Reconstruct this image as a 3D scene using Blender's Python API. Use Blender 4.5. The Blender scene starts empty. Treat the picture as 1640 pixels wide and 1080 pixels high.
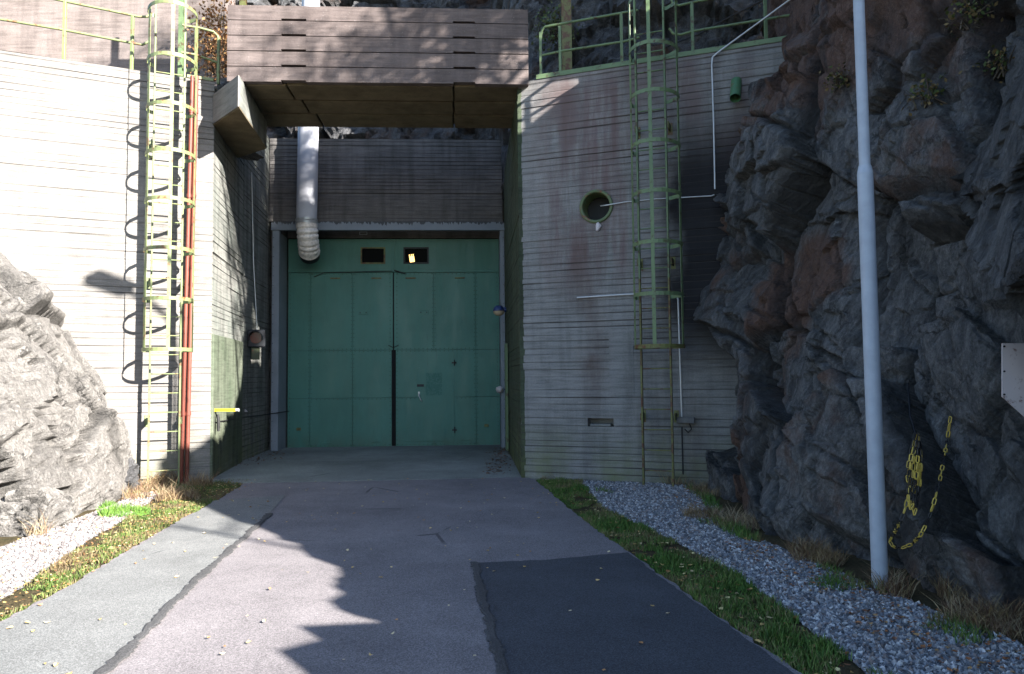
import bpy, bmesh, math, random
import numpy as np
from mathutils import Vector, Matrix
from mathutils.bvhtree import BVHTree
R = math.radians
random.seed(7)
sc = bpy.context.scene
COL = sc.collection

# ------------------------------------------------------------------ camera, sky, sun, exposure
FPX, PITCH, ROLL, EYE = 1200.0, R(3.2), R(-0.56), 1.6
CAM_M = (Matrix.Rotation(math.pi/2 + PITCH, 3, 'X') @ Matrix.Rotation(ROLL, 3, 'Z'))
cd = bpy.data.cameras.new('camera'); cam = bpy.data.objects.new('camera', cd); COL.objects.link(cam)
cam.matrix_world = Matrix.Translation((0, 0, EYE)) @ CAM_M.to_4x4()
cd.sensor_width = 36; cd.sensor_fit = 'HORIZONTAL'; cd.lens = FPX/1640*36; cd.clip_end = 500; cd.clip_start = 0.05
sc.camera = cam
SUN_AZ, SUN_EL = 52.0, 27.0          # azimuth from -Y towards +X
w = bpy.data.worlds.new('World'); sc.world = w; w.use_nodes = True
wn = w.node_tree; bg = wn.nodes['Background']
sky = wn.nodes.new('ShaderNodeTexSky'); sky.sky_type = 'NISHITA'; sky.sun_disc = False
sky.sun_elevation = R(SUN_EL); sky.sun_rotation = R(180 - SUN_AZ); sky.air_density = 1.0; sky.dust_density = 0.6; sky.ozone_density = 2.2
wn.links.new(sky.outputs[0], bg.inputs[0]); bg.inputs[1].default_value = 0.070
sd = bpy.data.lights.new('sun', 'SUN'); sun = bpy.data.objects.new('sun', sd); COL.objects.link(sun)
sd.energy = 5.0; sd.angle = R(0.55); sd.color = (1.0, 0.94, 0.87)
sdir = Vector((math.sin(R(SUN_AZ))*math.cos(R(SUN_EL)), -math.cos(R(SUN_AZ))*math.cos(R(SUN_EL)), math.sin(R(SUN_EL))))
sun.rotation_euler = sdir.to_track_quat('Z', 'Y').to_euler(); sun.location = (20, -15, 20)
sc.view_settings.view_transform = 'Standard'; sc.view_settings.look = 'None'
sc.view_settings.exposure = 2.62; sc.view_settings.gamma = 1.0; sc.view_settings.use_curve_mapping = False
sc.render.engine = 'CYCLES'

# ------------------------------------------------------------------ helpers: survey from the photograph
CAMC = Vector((0, 0, EYE))
def ray(x, y): return CAM_M @ Vector(((x-820)/FPX, -(y-540)/FPX, -1.0))
def G(x, y, z=0.0):
    d = ray(x, y); return CAMC + d*((z-EYE)/d.z)
def PLN(x, y, p0, n):
    d = ray(x, y); n = Vector(n); return CAMC + d*((Vector(p0)-CAMC).dot(n)/d.dot(n))
def YP(x, y, Y): return PLN(x, y, (0, Y, 0), (0, 1, 0))
PO = Vector((-2.85, 17.9, 0)); PU = Vector((math.cos(R(3)), math.sin(R(3)), 0)); PV = Vector((-math.sin(R(3)), math.cos(R(3)), 0))
PM = Matrix.Translation(PO) @ Matrix.Rotation(R(3), 4, 'Z')          # portal frame: x across, y inwards, z up
def PF(x, y, b):                                                       # pixel on the portal plane y=b, in portal coordinates
    return PM.inverted() @ PLN(x, y, PM @ Vector((0, b, 0)), PV)

# ------------------------------------------------------------------ numpy noise
def h3(i, j, k, s=0):
    n = (i.astype(np.int64)*73856093) ^ (j.astype(np.int64)*19349663) ^ (k.astype(np.int64)*83492791) ^ (s*2654435761 & 0x7fffffff)
    n = (n ^ (n >> 13)) * 1274126177 & 0xffffffff
    n = (n ^ (n >> 16)) * 2246822519 & 0xffffffff
    n = n ^ (n >> 15)
    return (n & 0xffffff)/float(0xffffff)
def vnoise(P, s=0):
    I = np.floor(P).astype(np.int64); F = P-I; F = F*F*(3-2*F); r = 0
    for a in (0, 1):
        for b in (0, 1):
            for c in (0, 1):
                wgt = (F[:, 0] if a else 1-F[:, 0])*(F[:, 1] if b else 1-F[:, 1])*(F[:, 2] if c else 1-F[:, 2])
                r = r + wgt*h3(I[:, 0]+a, I[:, 1]+b, I[:, 2]+c, s)
    return r*2-1
def fbm(P, o=4, s=0, g=0.5):
    r = 0; a = 1; t = 0
    for k in range(o):
        r = r + a*vnoise(P*(2.03**k)+k*17.3, s+k); t += a; a *= g
    return r/t
def voro(P, s=0):
    I = np.floor(P).astype(np.int64); n = len(P)
    b1 = np.full(n, 1e9); b2 = np.full(n, 1e9); sx = np.zeros((n, 3)); idr = np.zeros((n, 3), np.int64)
    for a in (-1, 0, 1):
        for b in (-1, 0, 1):
            for c in (-1, 0, 1):
                i, j, k = I[:, 0]+a, I[:, 1]+b, I[:, 2]+c
                S = np.stack([i+h3(i, j, k, s), j+h3(i, j, k, s+1), k+h3(i, j, k, s+2)], 1)
                d = ((S-P)**2).sum(1); m = d < b1
                b2 = np.where(m, b1, np.minimum(b2, d)); b1 = np.where(m, d, b1)
                sx[m] = S[m]; idr[m] = np.stack([i, j, k], 1)[m]
    rn = [h3(idr[:, 0], idr[:, 1], idr[:, 2], s+10+q) for q in range(4)]
    return np.sqrt(b1), np.sqrt(b2), P-sx, rn
def warp(P, sc_, amp, s=0):
    return P + amp*np.stack([fbm(P*sc_+11*q, 3, s+q*7) for q in range(3)], 1)

# ------------------------------------------------------------------ helpers: meshes and things
class MB:
    def __init__(s): s.v = []; s.f = []; s.sm = []
    def add(s, vs, fs, M=None, smooth=False):
        b = len(s.v)
        for p in vs:
            p = Vector(p); s.v.append(tuple(M @ p) if M is not None else tuple(p))
        for f in fs: s.f.append(tuple(i+b for i in f)); s.sm.append(smooth)
        return s
    def box(s, x0, x1, y0, y1, z0, z1, M=None, bev=0.0):
        if bev <= 0:
            vs = [(x, y, z) for z in (z0, z1) for y in (y0, y1) for x in (x0, x1)]
            s.add(vs, [(0, 2, 3, 1), (4, 5, 7, 6), (0, 1, 5, 4), (2, 6, 7, 3), (0, 4, 6, 2), (1, 3, 7, 5)], M)
        else:
            bm = bmesh.new(); bmesh.ops.create_cube(bm, size=1)
            bmesh.ops.scale(bm, vec=(x1-x0, y1-y0, z1-z0), verts=bm.verts); bmesh.ops.translate(bm, vec=((x0+x1)/2, (y0+y1)/2, (z0+z1)/2), verts=bm.verts)
            bmesh.ops.bevel(bm, geom=bm.edges[:], offset=bev, segments=1, affect='EDGES')
            bm.verts.index_update(); s.add([v.co for v in bm.verts], [[v.index for v in f.verts] for f in bm.faces], M); bm.free()
        return s
    def tube(s, pts, r, n=10, M=None, caps=True, smooth=True):
        pts = [Vector(p) for p in pts]; vs = []; fs = []; N = len(pts)
        rr = r if isinstance(r, (list, tuple)) else [r]*N
        t0 = (pts[1]-pts[0]).normalized(); a = Vector((0, 0, 1)) if abs(t0.z) < .9 else Vector((1, 0, 0)); x = t0.cross(a).normalized()
        for i, p in enumerate(pts):
            t = (pts[min(i+1, N-1)]-pts[max(i-1, 0)]).normalized(); x = (x-t*x.dot(t)).normalized(); y = t.cross(x)
            for k in range(n):
                an = 2*math.pi*k/n; vs.append(p+(x*math.cos(an)+y*math.sin(an))*rr[i])
        for i in range(N-1):
            for k in range(n): fs.append((i*n+k, i*n+(k+1) % n, (i+1)*n+(k+1) % n, (i+1)*n+k))
        s.add(vs, fs, M, smooth)
        if caps:
            s.add(vs[:n][::-1], [tuple(range(n))], M); s.add(vs[-n:], [tuple(range(n))], M)
        return s
    def strip(s, pts, wz, t, M=None):                     # flat bar bent along pts, width wz vertical, thickness t
        pts = [Vector(p) for p in pts]; N = len(pts); vs = []; fs = []
        for i, p in enumerate(pts):
            d = (pts[min(i+1, N-1)]-pts[max(i-1, 0)]).normalized(); nrm = Vector((0, 0, 1)).cross(d).normalized()*t/2; up = Vector((0, 0, wz/2))
            vs += [p-nrm-up, p+nrm-up, p+nrm+up, p-nrm+up]
        for i in range(N-1):
            for k in range(4): fs.append((i*4+k, i*4+(k+1) % 4, (i+1)*4+(k+1) % 4, (i+1)*4+k))
        fs += [(3, 2, 1, 0), tuple(4*(N-1)+q for q in range(4))]
        return s.add(vs, fs, M)
    def lathe(s, prof, n=20, M=None, smooth=True):        # prof: (r,z)
        vs = []; fs = []
        for r_, z in prof:
            for k in range(n): a = 2*math.pi*k/n; vs.append((r_*math.cos(a), r_*math.sin(a), z))
        for i in range(len(prof)-1):
            for k in range(n): fs.append((i*n+k, i*n+(k+1) % n, (i+1)*n+(k+1) % n, (i+1)*n+k))
        return s.add(vs, fs, M, smooth)
    def prism(s, poly, z0, z1, M=None):
        n = len(poly); vs = [(p[0], p[1], z0) for p in poly]+[(p[0], p[1], z1) for p in poly]
        return s.add(vs, [tuple(range(n))[::-1], tuple(range(n, 2*n))]+[(k, (k+1) % n, n+(k+1) % n, n+k) for k in range(n)], M)
    def build(s, name, mat, parent=None, base=None):
        me = bpy.data.meshes.new(name); me.from_pydata(s.v, [], s.f); me.polygons.foreach_set('use_smooth', s.sm)
        bm = bmesh.new(); bm.from_mesh(me); bmesh.ops.recalc_face_normals(bm, faces=bm.faces); bm.to_mesh(me); bm.free()
        me.materials.append(mat); me.update()
        return link(name, me, parent, base)
def link(name, me, parent=None, base=None):
    o = bpy.data.objects.new(name, me); COL.objects.link(o)
    if parent is not None:
        o.parent = parent; o.matrix_parent_inverse = parent.matrix_basis.inverted()
    elif len(me.vertices):
        co = np.empty(len(me.vertices)*3, np.float32); me.vertices.foreach_get('co', co); co = co.reshape(-1, 3)
        b = Vector(base) if base is not None else Vector(((co[:, 0].min()+co[:, 0].max())/2, (co[:, 1].min()+co[:, 1].max())/2, co[:, 2].min()))
        me.transform(Matrix.Translation(-b)); o.location = b
    return o
def np_mesh(name, V, Fq, mat, smooth=False, attrs=None, parent=None, tag_struct=None):
    me = bpy.data.meshes.new(name); V = np.asarray(V, np.float32); Fq = np.asarray(Fq, np.int32); k = Fq.shape[1]; n = len(Fq)
    me.vertices.add(len(V)); me.vertices.foreach_set('co', V.ravel()); me.loops.add(n*k); me.loops.foreach_set('vertex_index', Fq.ravel())
    me.polygons.add(n); me.polygons.foreach_set('loop_start', np.arange(n, dtype=np.int32)*k); me.polygons.foreach_set('loop_total', np.full(n, k, np.int32))
    me.polygons.foreach_set('use_smooth', np.full(n, smooth)); me.update(calc_edges=True)
    for an, av in (attrs or {}).items():
        av = np.asarray(av, np.float32)
        if av.ndim == 1:
            a = me.attributes.new(an, 'FLOAT', 'POINT'); a.data.foreach_set('value', av)
        else:
            a = me.attributes.new(an, 'FLOAT_COLOR', 'POINT'); a.data.foreach_set('color', np.concatenate([av, np.ones((len(av), 1), np.float32)], 1).ravel())
    me.materials.append(mat); me.validate()
    return link(name, me, parent)
def tag(o, label=None, cat=None, group=None, kind=None):
    if label: o['label'] = label
    if cat: o['category'] = cat
    if group: o['group'] = group
    if kind: o['kind'] = kind
    return o
def thing(name, loc, label, cat, rz=0.0, group=None):
    o = bpy.data.objects.new(name, None); COL.objects.link(o); o.empty_display_size = .2
    o.location = loc; o.rotation_euler = (0, 0, rz); bpy.context.view_layer.update()
    return tag(o, label, cat, group)
def copy_tree(o, parent=None):
    c = o.copy(); COL.objects.link(c)
    if parent is not None: c.parent = parent
    for ch in list(o.children): copy_tree(ch, c)
    return c
def gridq(nu, nv):                                        # quads of an nu x nv vertex grid (v fastest)
    i = np.arange(nu-1)[:, None]*nv + np.arange(nv-1)[None, :]; i = i.ravel()
    return np.stack([i, i+nv, i+nv+1, i+1], 1)

# ------------------------------------------------------------------ materials
class Sh:
    def __init__(s, name):
        s.m = bpy.data.materials.new(name); s.m.use_nodes = True; s.t = s.m.node_tree; s.b = s.t.nodes['Principled BSDF']
        s.P = s.n('ShaderNodeNewGeometry').outputs['Position']
    def n(s, ty, **k):
        x = s.t.nodes.new(ty)
        for a, v in k.items(): setattr(x, a, v)
        return x
    def put(s, sock, v):
        if hasattr(v, 'is_output'): s.t.links.new(v, sock)
        elif isinstance(v, (tuple, list)) and len(v) == 3 and sock.type == 'RGBA': sock.default_value = (*v, 1)
        else: sock.default_value = v
    def map(s, sc_=(1, 1, 1), rot=(0, 0, 0), loc=(0, 0, 0), vec=None):
        x = s.n('ShaderNodeMapping'); s.put(x.inputs[0], vec if vec is not None else s.P); x.inputs['Scale'].default_value = sc_; x.inputs['Rotation'].default_value = rot; x.inputs['Location'].default_value = loc
        return x.outputs[0]
    def noise(s, scale=5, det=4, rough=.55, vec=None, dist=0.0):
        x = s.n('ShaderNodeTexNoise'); s.put(x.inputs['Vector'], vec if vec is not None else s.P)
        x.inputs['Scale'].default_value = scale; x.inputs['Detail'].default_value = det; x.inputs['Roughness'].default_value = rough; x.inputs['Distortion'].default_value = dist
        return x.outputs[0]
    def vor(s, scale=5, feat='F1', vec=None, out=0):
        x = s.n('ShaderNodeTexVoronoi', feature=feat); s.put(x.inputs['Vector'], vec if vec is not None else s.P); x.inputs['Scale'].default_value = scale
        return x.outputs[out]
    def ramp(s, f, stops):
        x = s.n('ShaderNodeValToRGB'); s.put(x.inputs[0], f); e = x.color_ramp.elements
        while len(e) < len(stops): e.new(.5)
        for el, (p, c) in zip(e, stops):
            el.position = p; el.color = (*c, 1) if isinstance(c, tuple) else (c, c, c, 1)
        return x.outputs[0]
    def mix(s, f, a, b, mode='MIX'):
        x = s.n('ShaderNodeMix', data_type='RGBA', blend_type=mode); s.put(x.inputs[0], f); s.put(x.inputs[6], a); s.put(x.inputs[7], b)
        return x.outputs[2]
    def math(s, op, a, b=0.0, clamp=False):
        x = s.n('ShaderNodeMath', operation=op, use_clamp=clamp); s.put(x.inputs[0], a); s.put(x.inputs[1], b); return x.outputs[0]
    def xyz(s, vec=None):
        x = s.n('ShaderNodeSeparateXYZ'); s.put(x.inputs[0], vec if vec is not None else s.P); return x.outputs
    def attr(s, name, out='Fac'):
        x = s.n('ShaderNodeAttribute', attribute_name=name); return x.outputs[out]
    def step(s, v, a, b):                                  # smooth 0..1 between a and b
        x = s.n('ShaderNodeMapRange', interpolation_type='SMOOTHSTEP'); s.put(x.inputs[0], v)
        x.inputs[1].default_value = a; x.inputs[2].default_value = b; return x.outputs[0]
    def bump(s, h, st=.5, dist=.01, nrm=None):
        x = s.n('ShaderNodeBump'); s.put(x.inputs['Height'], h); x.inputs['Strength'].default_value = st; x.inputs['Distance'].default_value = dist
        if nrm is not None: s.put(x.inputs['Normal'], nrm)
        return x.outputs[0]
    def out(s, col, rough=.85, metal=0.0, nrm=None, spec=.3):
        s.put(s.b.inputs['Base Color'], col); s.put(s.b.inputs['Roughness'], rough); s.put(s.b.inputs['Metallic'], metal); s.b.inputs['Specular IOR Level'].default_value = spec
        if nrm is not None: s.put(s.b.inputs['Normal'], nrm)
        return s.m

def concrete(name, a, b, stain=None, green=0.0, black=None, spot=1.0, groove_shade_col=(.05, .045, .045), streak=.5):
    s = Sh(name)
    n1 = s.noise(1.3, 5, .6); n2 = s.noise(1.0, 5, .6, s.map((2.2, 2.2, 26))); n3 = s.noise(55, 3, .7); n4 = s.noise(1.0, 4, .6, s.map((5, 5, .45)))
    c = s.mix(s.ramp(n1, [(.3, 0.0), (.7, 1.0)]), a, b)
    c = s.mix(.75, c, s.ramp(n2, [(.3, .55), (.5, .9), (.68, 1.1)]), 'MULTIPLY')
    c = s.mix(streak, c, s.ramp(n4, [(.35, .55), (.55, 1.0)]), 'MULTIPLY')
    c = s.mix(.6, c, s.ramp(n3, [(.3, .7), (.6, 1.08)]), 'MULTIPLY')
    sp = s.vor(38); c = s.mix(s.math('MULTIPLY', s.ramp(sp, [(.05, 1.0), (.12, 0.0)]), s.ramp(s.noise(6, 2), [(.5, 0.0), (.62, .55*spot)])), c, (.5, .5, .48))
    x, y, z = s.xyz()
    if green:
        g = s.math('MULTIPLY', s.step(z, 1.1, 0.0), s.ramp(s.noise(2.2, 5), [(.35, 0.0), (.65, green)])); c = s.mix(g, c, (.13, .15, .06))
    for (X0, X1, Z0, Z1, colr, amt, hs) in (stain or []):
        m = s.math('MULTIPLY', s.step(x, X0-.35, X0+.25), s.step(x, X1+.35, X1-.25)); m = s.math('MULTIPLY', m, s.math('MULTIPLY', s.step(z, Z0-.4, Z0+.8), s.step(z, Z1+.4, Z1-.3)))
        m = s.math('MULTIPLY', m, s.ramp(s.noise(1.0, 5, .65, s.map((hs, hs, .5))), [(.38, 0.0), (.62, 1.0)])); c = s.mix(s.math('MULTIPLY', m, amt), c, colr)
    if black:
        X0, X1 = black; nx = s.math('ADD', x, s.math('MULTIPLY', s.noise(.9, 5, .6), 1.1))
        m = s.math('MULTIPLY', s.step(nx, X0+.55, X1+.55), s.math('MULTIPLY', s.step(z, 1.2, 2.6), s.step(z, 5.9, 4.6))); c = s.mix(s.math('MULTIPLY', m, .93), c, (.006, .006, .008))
    c = s.mix(s.math('MULTIPLY', s.attr('groove_shade'), .92), c, groove_shade_col)  # thin shadows of the board joints, painted into the groove colour
    h = s.math('ADD', s.math('MULTIPLY', n2, 1.0), s.math('MULTIPLY', n3, .35))
    return s.out(c, .93, 0, s.bump(h, .55, .008), .2)
def paint(name, col, rust=.3, rough=.5, chips=(.19, .07, .03), col2=None, bump=.15):
    s = Sh(name); n = s.noise(9, 6, .7); n2 = s.noise(2.0, 4, .6)
    c = s.mix(s.ramp(n2, [(.35, 0.0), (.65, 1.0)]), col, col2 or tuple(v*.82 for v in col))
    c = s.mix(s.ramp(n, [(.6-.22*rust, 0.0), (.69-.18*rust, 1.0)]) if rust else 0.0, c, s.mix(s.noise(30, 3), chips, tuple(v*.4 for v in chips)))
    return s.out(c, rough, 0, s.bump(n, bump, .004), .4)
def plain(name, col, rough=.6, metal=0.0, var=.25, scale=8, spec=.4):
    s = Sh(name); n = s.noise(scale, 5, .6)
    c = s.mix(s.ramp(n, [(.3, 0.0), (.7, 1.0)]), tuple(v*(1-var) for v in col), tuple(min(1, v*(1+var*.5)) for v in col))
    return s.out(c, rough, metal, s.bump(s.noise(scale*6, 3), .12, .003), spec)

M = {}
M['conc_left'] = concrete('concrete_left', (.158, .150, .140), (.208, .199, .187), [(-7.2, -5.6, .4, 2.3, (.17, .15, .14), .55, 2.0)], green=.35, streak=.25)
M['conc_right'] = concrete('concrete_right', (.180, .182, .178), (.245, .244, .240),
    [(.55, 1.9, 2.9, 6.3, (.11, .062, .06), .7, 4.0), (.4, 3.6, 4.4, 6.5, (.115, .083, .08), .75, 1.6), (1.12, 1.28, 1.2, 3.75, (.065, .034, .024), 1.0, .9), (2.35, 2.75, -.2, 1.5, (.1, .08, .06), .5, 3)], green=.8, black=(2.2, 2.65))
M['conc_inner'] = concrete('concrete_inner', (.14, .155, .14), (.21, .21, .195), green=.7, streak=.9)
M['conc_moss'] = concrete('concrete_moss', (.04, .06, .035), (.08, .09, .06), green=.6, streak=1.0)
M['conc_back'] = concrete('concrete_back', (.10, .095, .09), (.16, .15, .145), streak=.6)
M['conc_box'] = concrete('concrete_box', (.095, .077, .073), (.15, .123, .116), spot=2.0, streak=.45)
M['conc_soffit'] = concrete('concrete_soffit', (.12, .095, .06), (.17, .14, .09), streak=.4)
M['conc_patch'] = concrete('concrete_patch', (.07, .09, .06), (.13, .145, .11), green=.5, streak=1.0)
M['conc_parapet'] = concrete('concrete_parapet', (.15, .125, .115), (.20, .17, .16), streak=.5)
M['green_left'] = paint('green_paint_left', (.165, .195, .085), .30, .5, (.17, .07, .03), (.115, .145, .065))
M['green_right'] = paint('green_paint_right', (.118, .175, .080), .24, .5, (.09, .045, .025), (.092, .14, .07))
M['green_rusty'] = paint('green_paint_rusty', (.13, .14, .045), .6, .6, (.13, .055, .03))
M['red_pipe'] = paint('red_oxide_paint', (.15, .04, .025), .12, .55, (.06, .02, .015))
M['galv'] = plain('galvanised_steel', (.42, .44, .45), .42, .55, .2, 14)
M['channel'] = paint('grey_channel_paint', (.19, .215, .25), -.25, .6, (.06, .05, .045), (.15, .175, .205))
M['duct'] = plain('duct_metal', (.40, .41, .45), .6, 0, .10, 3)
M['foil'] = plain('foil_sleeve', (.75, .70, .66), .38, .1, .3, 18)
M['pole'] = plain('pole_grey_paint', (.30, .345, .41), .5, .0, .14, 7)
M['black'] = plain('black_rubber', (.012, .012, .012), .7, 0, .3)
M['dark_steel'] = plain('dark_steel', (.012, .014, .018), .55, .1, .3)
M['blue'] = plain('blue_lamp_paint', (.02, .04, .13), .35, 0, .2)
M['lens'] = plain('lamp_lens', (.45, .36, .25), .25, 0, .2)
M['red_lens'] = plain('red_lens', (.07, .001, .001), .15, 0, .05, 30, .3)
M['yellow'] = plain('yellow_paint', (.80, .55, .02), .45, 0, .1)
M['chain_yellow'] = plain('yellow_plastic', (.50, .37, .07), .4, 0, .15, 30)
M['chain_black'] = plain('black_plastic', (.01, .01, .012), .4, 0, .2)
M['white_enamel'] = paint('white_enamel', (.50, .455, .46), .1, .4, (.15, .07, .05), (.45, .41, .42))
M['gap_dark'] = plain('gap_black', (.004, .004, .005), .9, 0, .2)
M['glass'] = plain('dark_window', (.002, .002, .002), .5, 0, .2, 8, .05)
M['wire'] = plain('white_conduit', (.48, .49, .50), .35, .3, .15)
M['boxgrey'] = plain('box_grey', (.10, .10, .10), .6, 0, .3)
def mat_door():
    s = Sh('door_green_paint'); n = s.noise(.9, 5, .6); n2 = s.noise(3.0, 5, .65, s.map((1, 1, .25))); n3 = s.noise(60, 2); x, y, z = s.xyz()
    c = s.mix(s.ramp(n, [(.3, 0.0), (.7, 1.0)]), (.030, .122, .095), (.046, .158, .126))
    c = s.mix(s.math('MULTIPLY', s.ramp(n2, [(.5, 0.0), (.7, 1.0)]), .35), c, (.075, .20, .17))
    c = s.mix(s.math('MULTIPLY', s.step(z, .5, .0), s.ramp(n2, [(.4, 0.0), (.6, .6)])), c, (.05, .09, .06))
    c = s.mix(s.ramp(s.noise(22, 4, .7), [(.68, 0.0), (.72, .6)]), c, (.10, .24, .20))
    c = s.mix(s.ramp(s.noise(1.0, 6, .75, s.map((7, 7, .6), loc=(2, 0, 3))), [(.60, 0.0), (.72, .5)]), c, (.022, .075, .062))
    c = s.mix(s.ramp(s.noise(16, 6, .8, s.map(loc=(5, 5, 5))), [(.68, 0.0), (.70, .8)]), c, (.07, .045, .03))
    return s.out(c, s.ramp(n2, [(.3, .38), (.7, .6)]), 0, s.bump(s.math('ADD', s.math('MULTIPLY', n, 2.0), s.math('ADD', n2, s.math('MULTIPLY', n3, .1))), .45, .016), .4)
M['door'] = mat_door()
def mat_asphalt(name, a, b, tint=1.0):
    s = Sh(name); n = s.noise(.5, 5, .6); n1 = s.noise(2.6, 6, .65); f = s.vor(150, out=1); f2 = s.noise(90, 3, .8)
    c = s.mix(s.ramp(n, [(.32, 0.0), (.68, 1.0)]), a, b); c = s.mix(.6, c, s.ramp(n1, [(.3, .78), (.7, 1.15)]), 'MULTIPLY')
    bw = s.n('ShaderNodeRGBToBW'); s.put(bw.inputs[0], f)
    c = s.mix(.8, c, s.ramp(bw.outputs[0], [(.1, .55), (.5, .95), (.9, 1.5)]), 'MULTIPLY'); c = s.mix(.6, c, s.ramp(f2, [(.35, .6), (.65, 1.3)]), 'MULTIPLY')
    cr = s.vor(.55, 'DISTANCE_TO_EDGE', s.map(vec=s.mix(.10, s.P, s.n('ShaderNodeTexNoise').outputs[1])))
    c = s.mix(s.math('MULTIPLY', s.ramp(cr, [(.0035, 1.0), (.007, 0.0)]), s.ramp(s.noise(.9, 3), [(.55, 0.0), (.62, .75)])), c, (.03, .03, .033))
    return s.out(c, .88, 0, s.bump(s.math('ADD', bw.outputs[0], f2), .5, .006), .25)
M['asphalt_old'] = mat_asphalt('asphalt_old', (.130, .121, .127), (.198, .184, .189))
M['asphalt_grey'] = mat_asphalt('asphalt_grey_patch', (.125, .130, .129), (.168, .172, .169))
M['asphalt_new'] = mat_asphalt('asphalt_dark_patch', (.042, .046, .054), (.060, .065, .075))
M['tar'] = mat_asphalt('tar_seam', (.040, .040, .042), (.075, .075, .076))
M['apron'] = mat_asphalt('apron_concrete', (.13, .14, .13), (.22, .235, .22))
def mat_soil():
    s = Sh('soil'); n = s.noise(3, 6, .7); n2 = s.noise(40, 4, .7)
    c = s.ramp(n, [(.3, (.035, .035, .018)), (.55, (.07, .055, .03)), (.75, (.10, .075, .05))]); c = s.mix(.7, c, s.ramp(n2, [(.3, .5), (.7, 1.4)]), 'MULTIPLY')
    return s.out(c, .95, 0, s.bump(n2, .8, .03), .1)
M['soil'] = mat_soil()
def mat_gravelbed():
    s = Sh('gravel_bed'); v = s.vor(45, out=1); bw = s.n('ShaderNodeRGBToBW'); s.put(bw.inputs[0], v)
    c = s.ramp(bw.outputs[0], [(.1, (.06, .06, .065)), (.5, (.17, .17, .18)), (.9, (.3, .3, .3))])
    return s.out(c, .9, 0, s.bump(bw.outputs[0], .9, .02), .2)
M['gravel_bed'] = mat_gravelbed()
def mat_attr(name, rough=.8, spec=.2, trans=0.0):
    s = Sh(name); c = s.attr('col', 'Color'); c = s.mix(.5, c, s.ramp(s.noise(35, 3), [(.3, .7), (.7, 1.2)]), 'MULTIPLY')
    m = s.out(c, rough, 0, None, spec)
    return m
M['stones'] = mat_attr('gravel_stone', .8, .3); M['grass'] = mat_attr('grass_blades', .6, .2); M['leaf'] = mat_attr('leaf_litter', .7, .2); M['foliage'] = mat_attr('foliage', .65, .2)
def mat_bark():
    s = Sh('bark'); n = s.noise(1, 6, .7, s.map((14, 14, 2.5)))
    return s.out(s.ramp(n, [(.3, (.03, .024, .018)), (.7, (.11, .09, .07))]), .9, 0, s.bump(n, .8, .03), .1)
M['bark'] = mat_bark()
def mat_rock(name, base, light, rustc, dip=(0, 0, 0), warm=0.0):
    s = Sh(name)
    d = s.map((1, 1, 1), dip); band = s.noise(1.0, 7, .65, s.map((2.2, 9, 9), (0, 0, 0), (0, 0, 0), d), .6); fine = s.noise(1.0, 5, .7, s.map((9, 42, 42), (0, 0, 0), (0, 0, 0), d), .8)
    n1 = s.noise(.8, 6, .6); n2 = s.noise(5, 6, .7); n3 = s.noise(30, 7, .85)
    c = s.mix(s.ramp(band, [(.36, 0.0), (.66, 1.0)]), base, light)
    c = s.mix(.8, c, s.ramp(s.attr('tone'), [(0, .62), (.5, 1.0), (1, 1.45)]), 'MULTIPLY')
    c = s.mix(.55, c, s.ramp(fine, [(.3, .55), (.52, .95), (.72, 1.35)]), 'MULTIPLY')
    rm = s.math('ADD', s.attr('rust'), s.math('MULTIPLY', s.math('SUBTRACT', s.noise(1.6, 5, .65), .5), 1.5)); c = s.mix(s.math('MULTIPLY', s.step(rm, .45, .85), .82), c, s.mix(n2, rustc, tuple(v*.55 for v in rustc)))
    c = s.mix(.85, c, s.ramp(n3, [(.32, .45), (.5, .95), (.68, 1.6)]), 'MULTIPLY')
    c = s.mix(s.ramp(n2, [(.66, 0.0), (.74, .5)]), c, tuple(min(.6, v*2.1) for v in light))          # lichen / quartz
    c = s.mix(s.math('MULTIPLY', s.step(s.noise(1.0, 4, .6, s.map((1.4, 1.4, .35), loc=(3, 1, 0))), .55, .68), .6), c, tuple(v*.35 for v in base))
    c = s.mix(s.math('MULTIPLY', s.attr('crack'), .8), c, (.015, .014, .013))
    nz_ = s.n('ShaderNodeTexNoise'); s.put(nz_.inputs['Vector'], s.P); nz_.inputs['Scale'].default_value = 1.6; nz_.inputs['Detail'].default_value = 7; nz_.inputs['Roughness'].default_value = .7
    cr = s.vor(1.5, 'DISTANCE_TO_EDGE', s.map((1, 1.3, 2.2), dip, vec=s.mix(.55, s.P, nz_.outputs[1])))
    crk = s.ramp(cr, [(0.0, 0.0), (.022, 1.0)]); crk = s.math('MAXIMUM', crk, s.ramp(s.noise(1.3, 4), [(.46, 1.0), (.56, 0.0)])); c = s.mix(.8, c, s.mix(crk, (.25, .25, .25), (1, 1, 1)), 'MULTIPLY')
    h = s.math('ADD', s.math('MULTIPLY', band, 1.6), s.math('ADD', s.math('MULTIPLY', fine, .8), s.math('ADD', s.math('MULTIPLY', n2, .9), s.math('MULTIPLY', n3, .6))))
    h = s.math('ADD', h, s.math('MULTIPLY', crk, .5))
    return s.out(c, s.ramp(n2, [(.3, .6), (.7, .9)]), 0, s.bump(h, .95, .085), .35)
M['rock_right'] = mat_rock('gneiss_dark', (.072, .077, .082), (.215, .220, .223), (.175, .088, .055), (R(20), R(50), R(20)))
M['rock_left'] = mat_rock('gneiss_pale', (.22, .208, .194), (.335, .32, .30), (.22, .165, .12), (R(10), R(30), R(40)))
M['rock_back'] = mat_rock('gneiss_back', (.06, .062, .066), (.14, .14, .145), (.13, .07, .045), (R(10), R(30), R(-30)))

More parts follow.
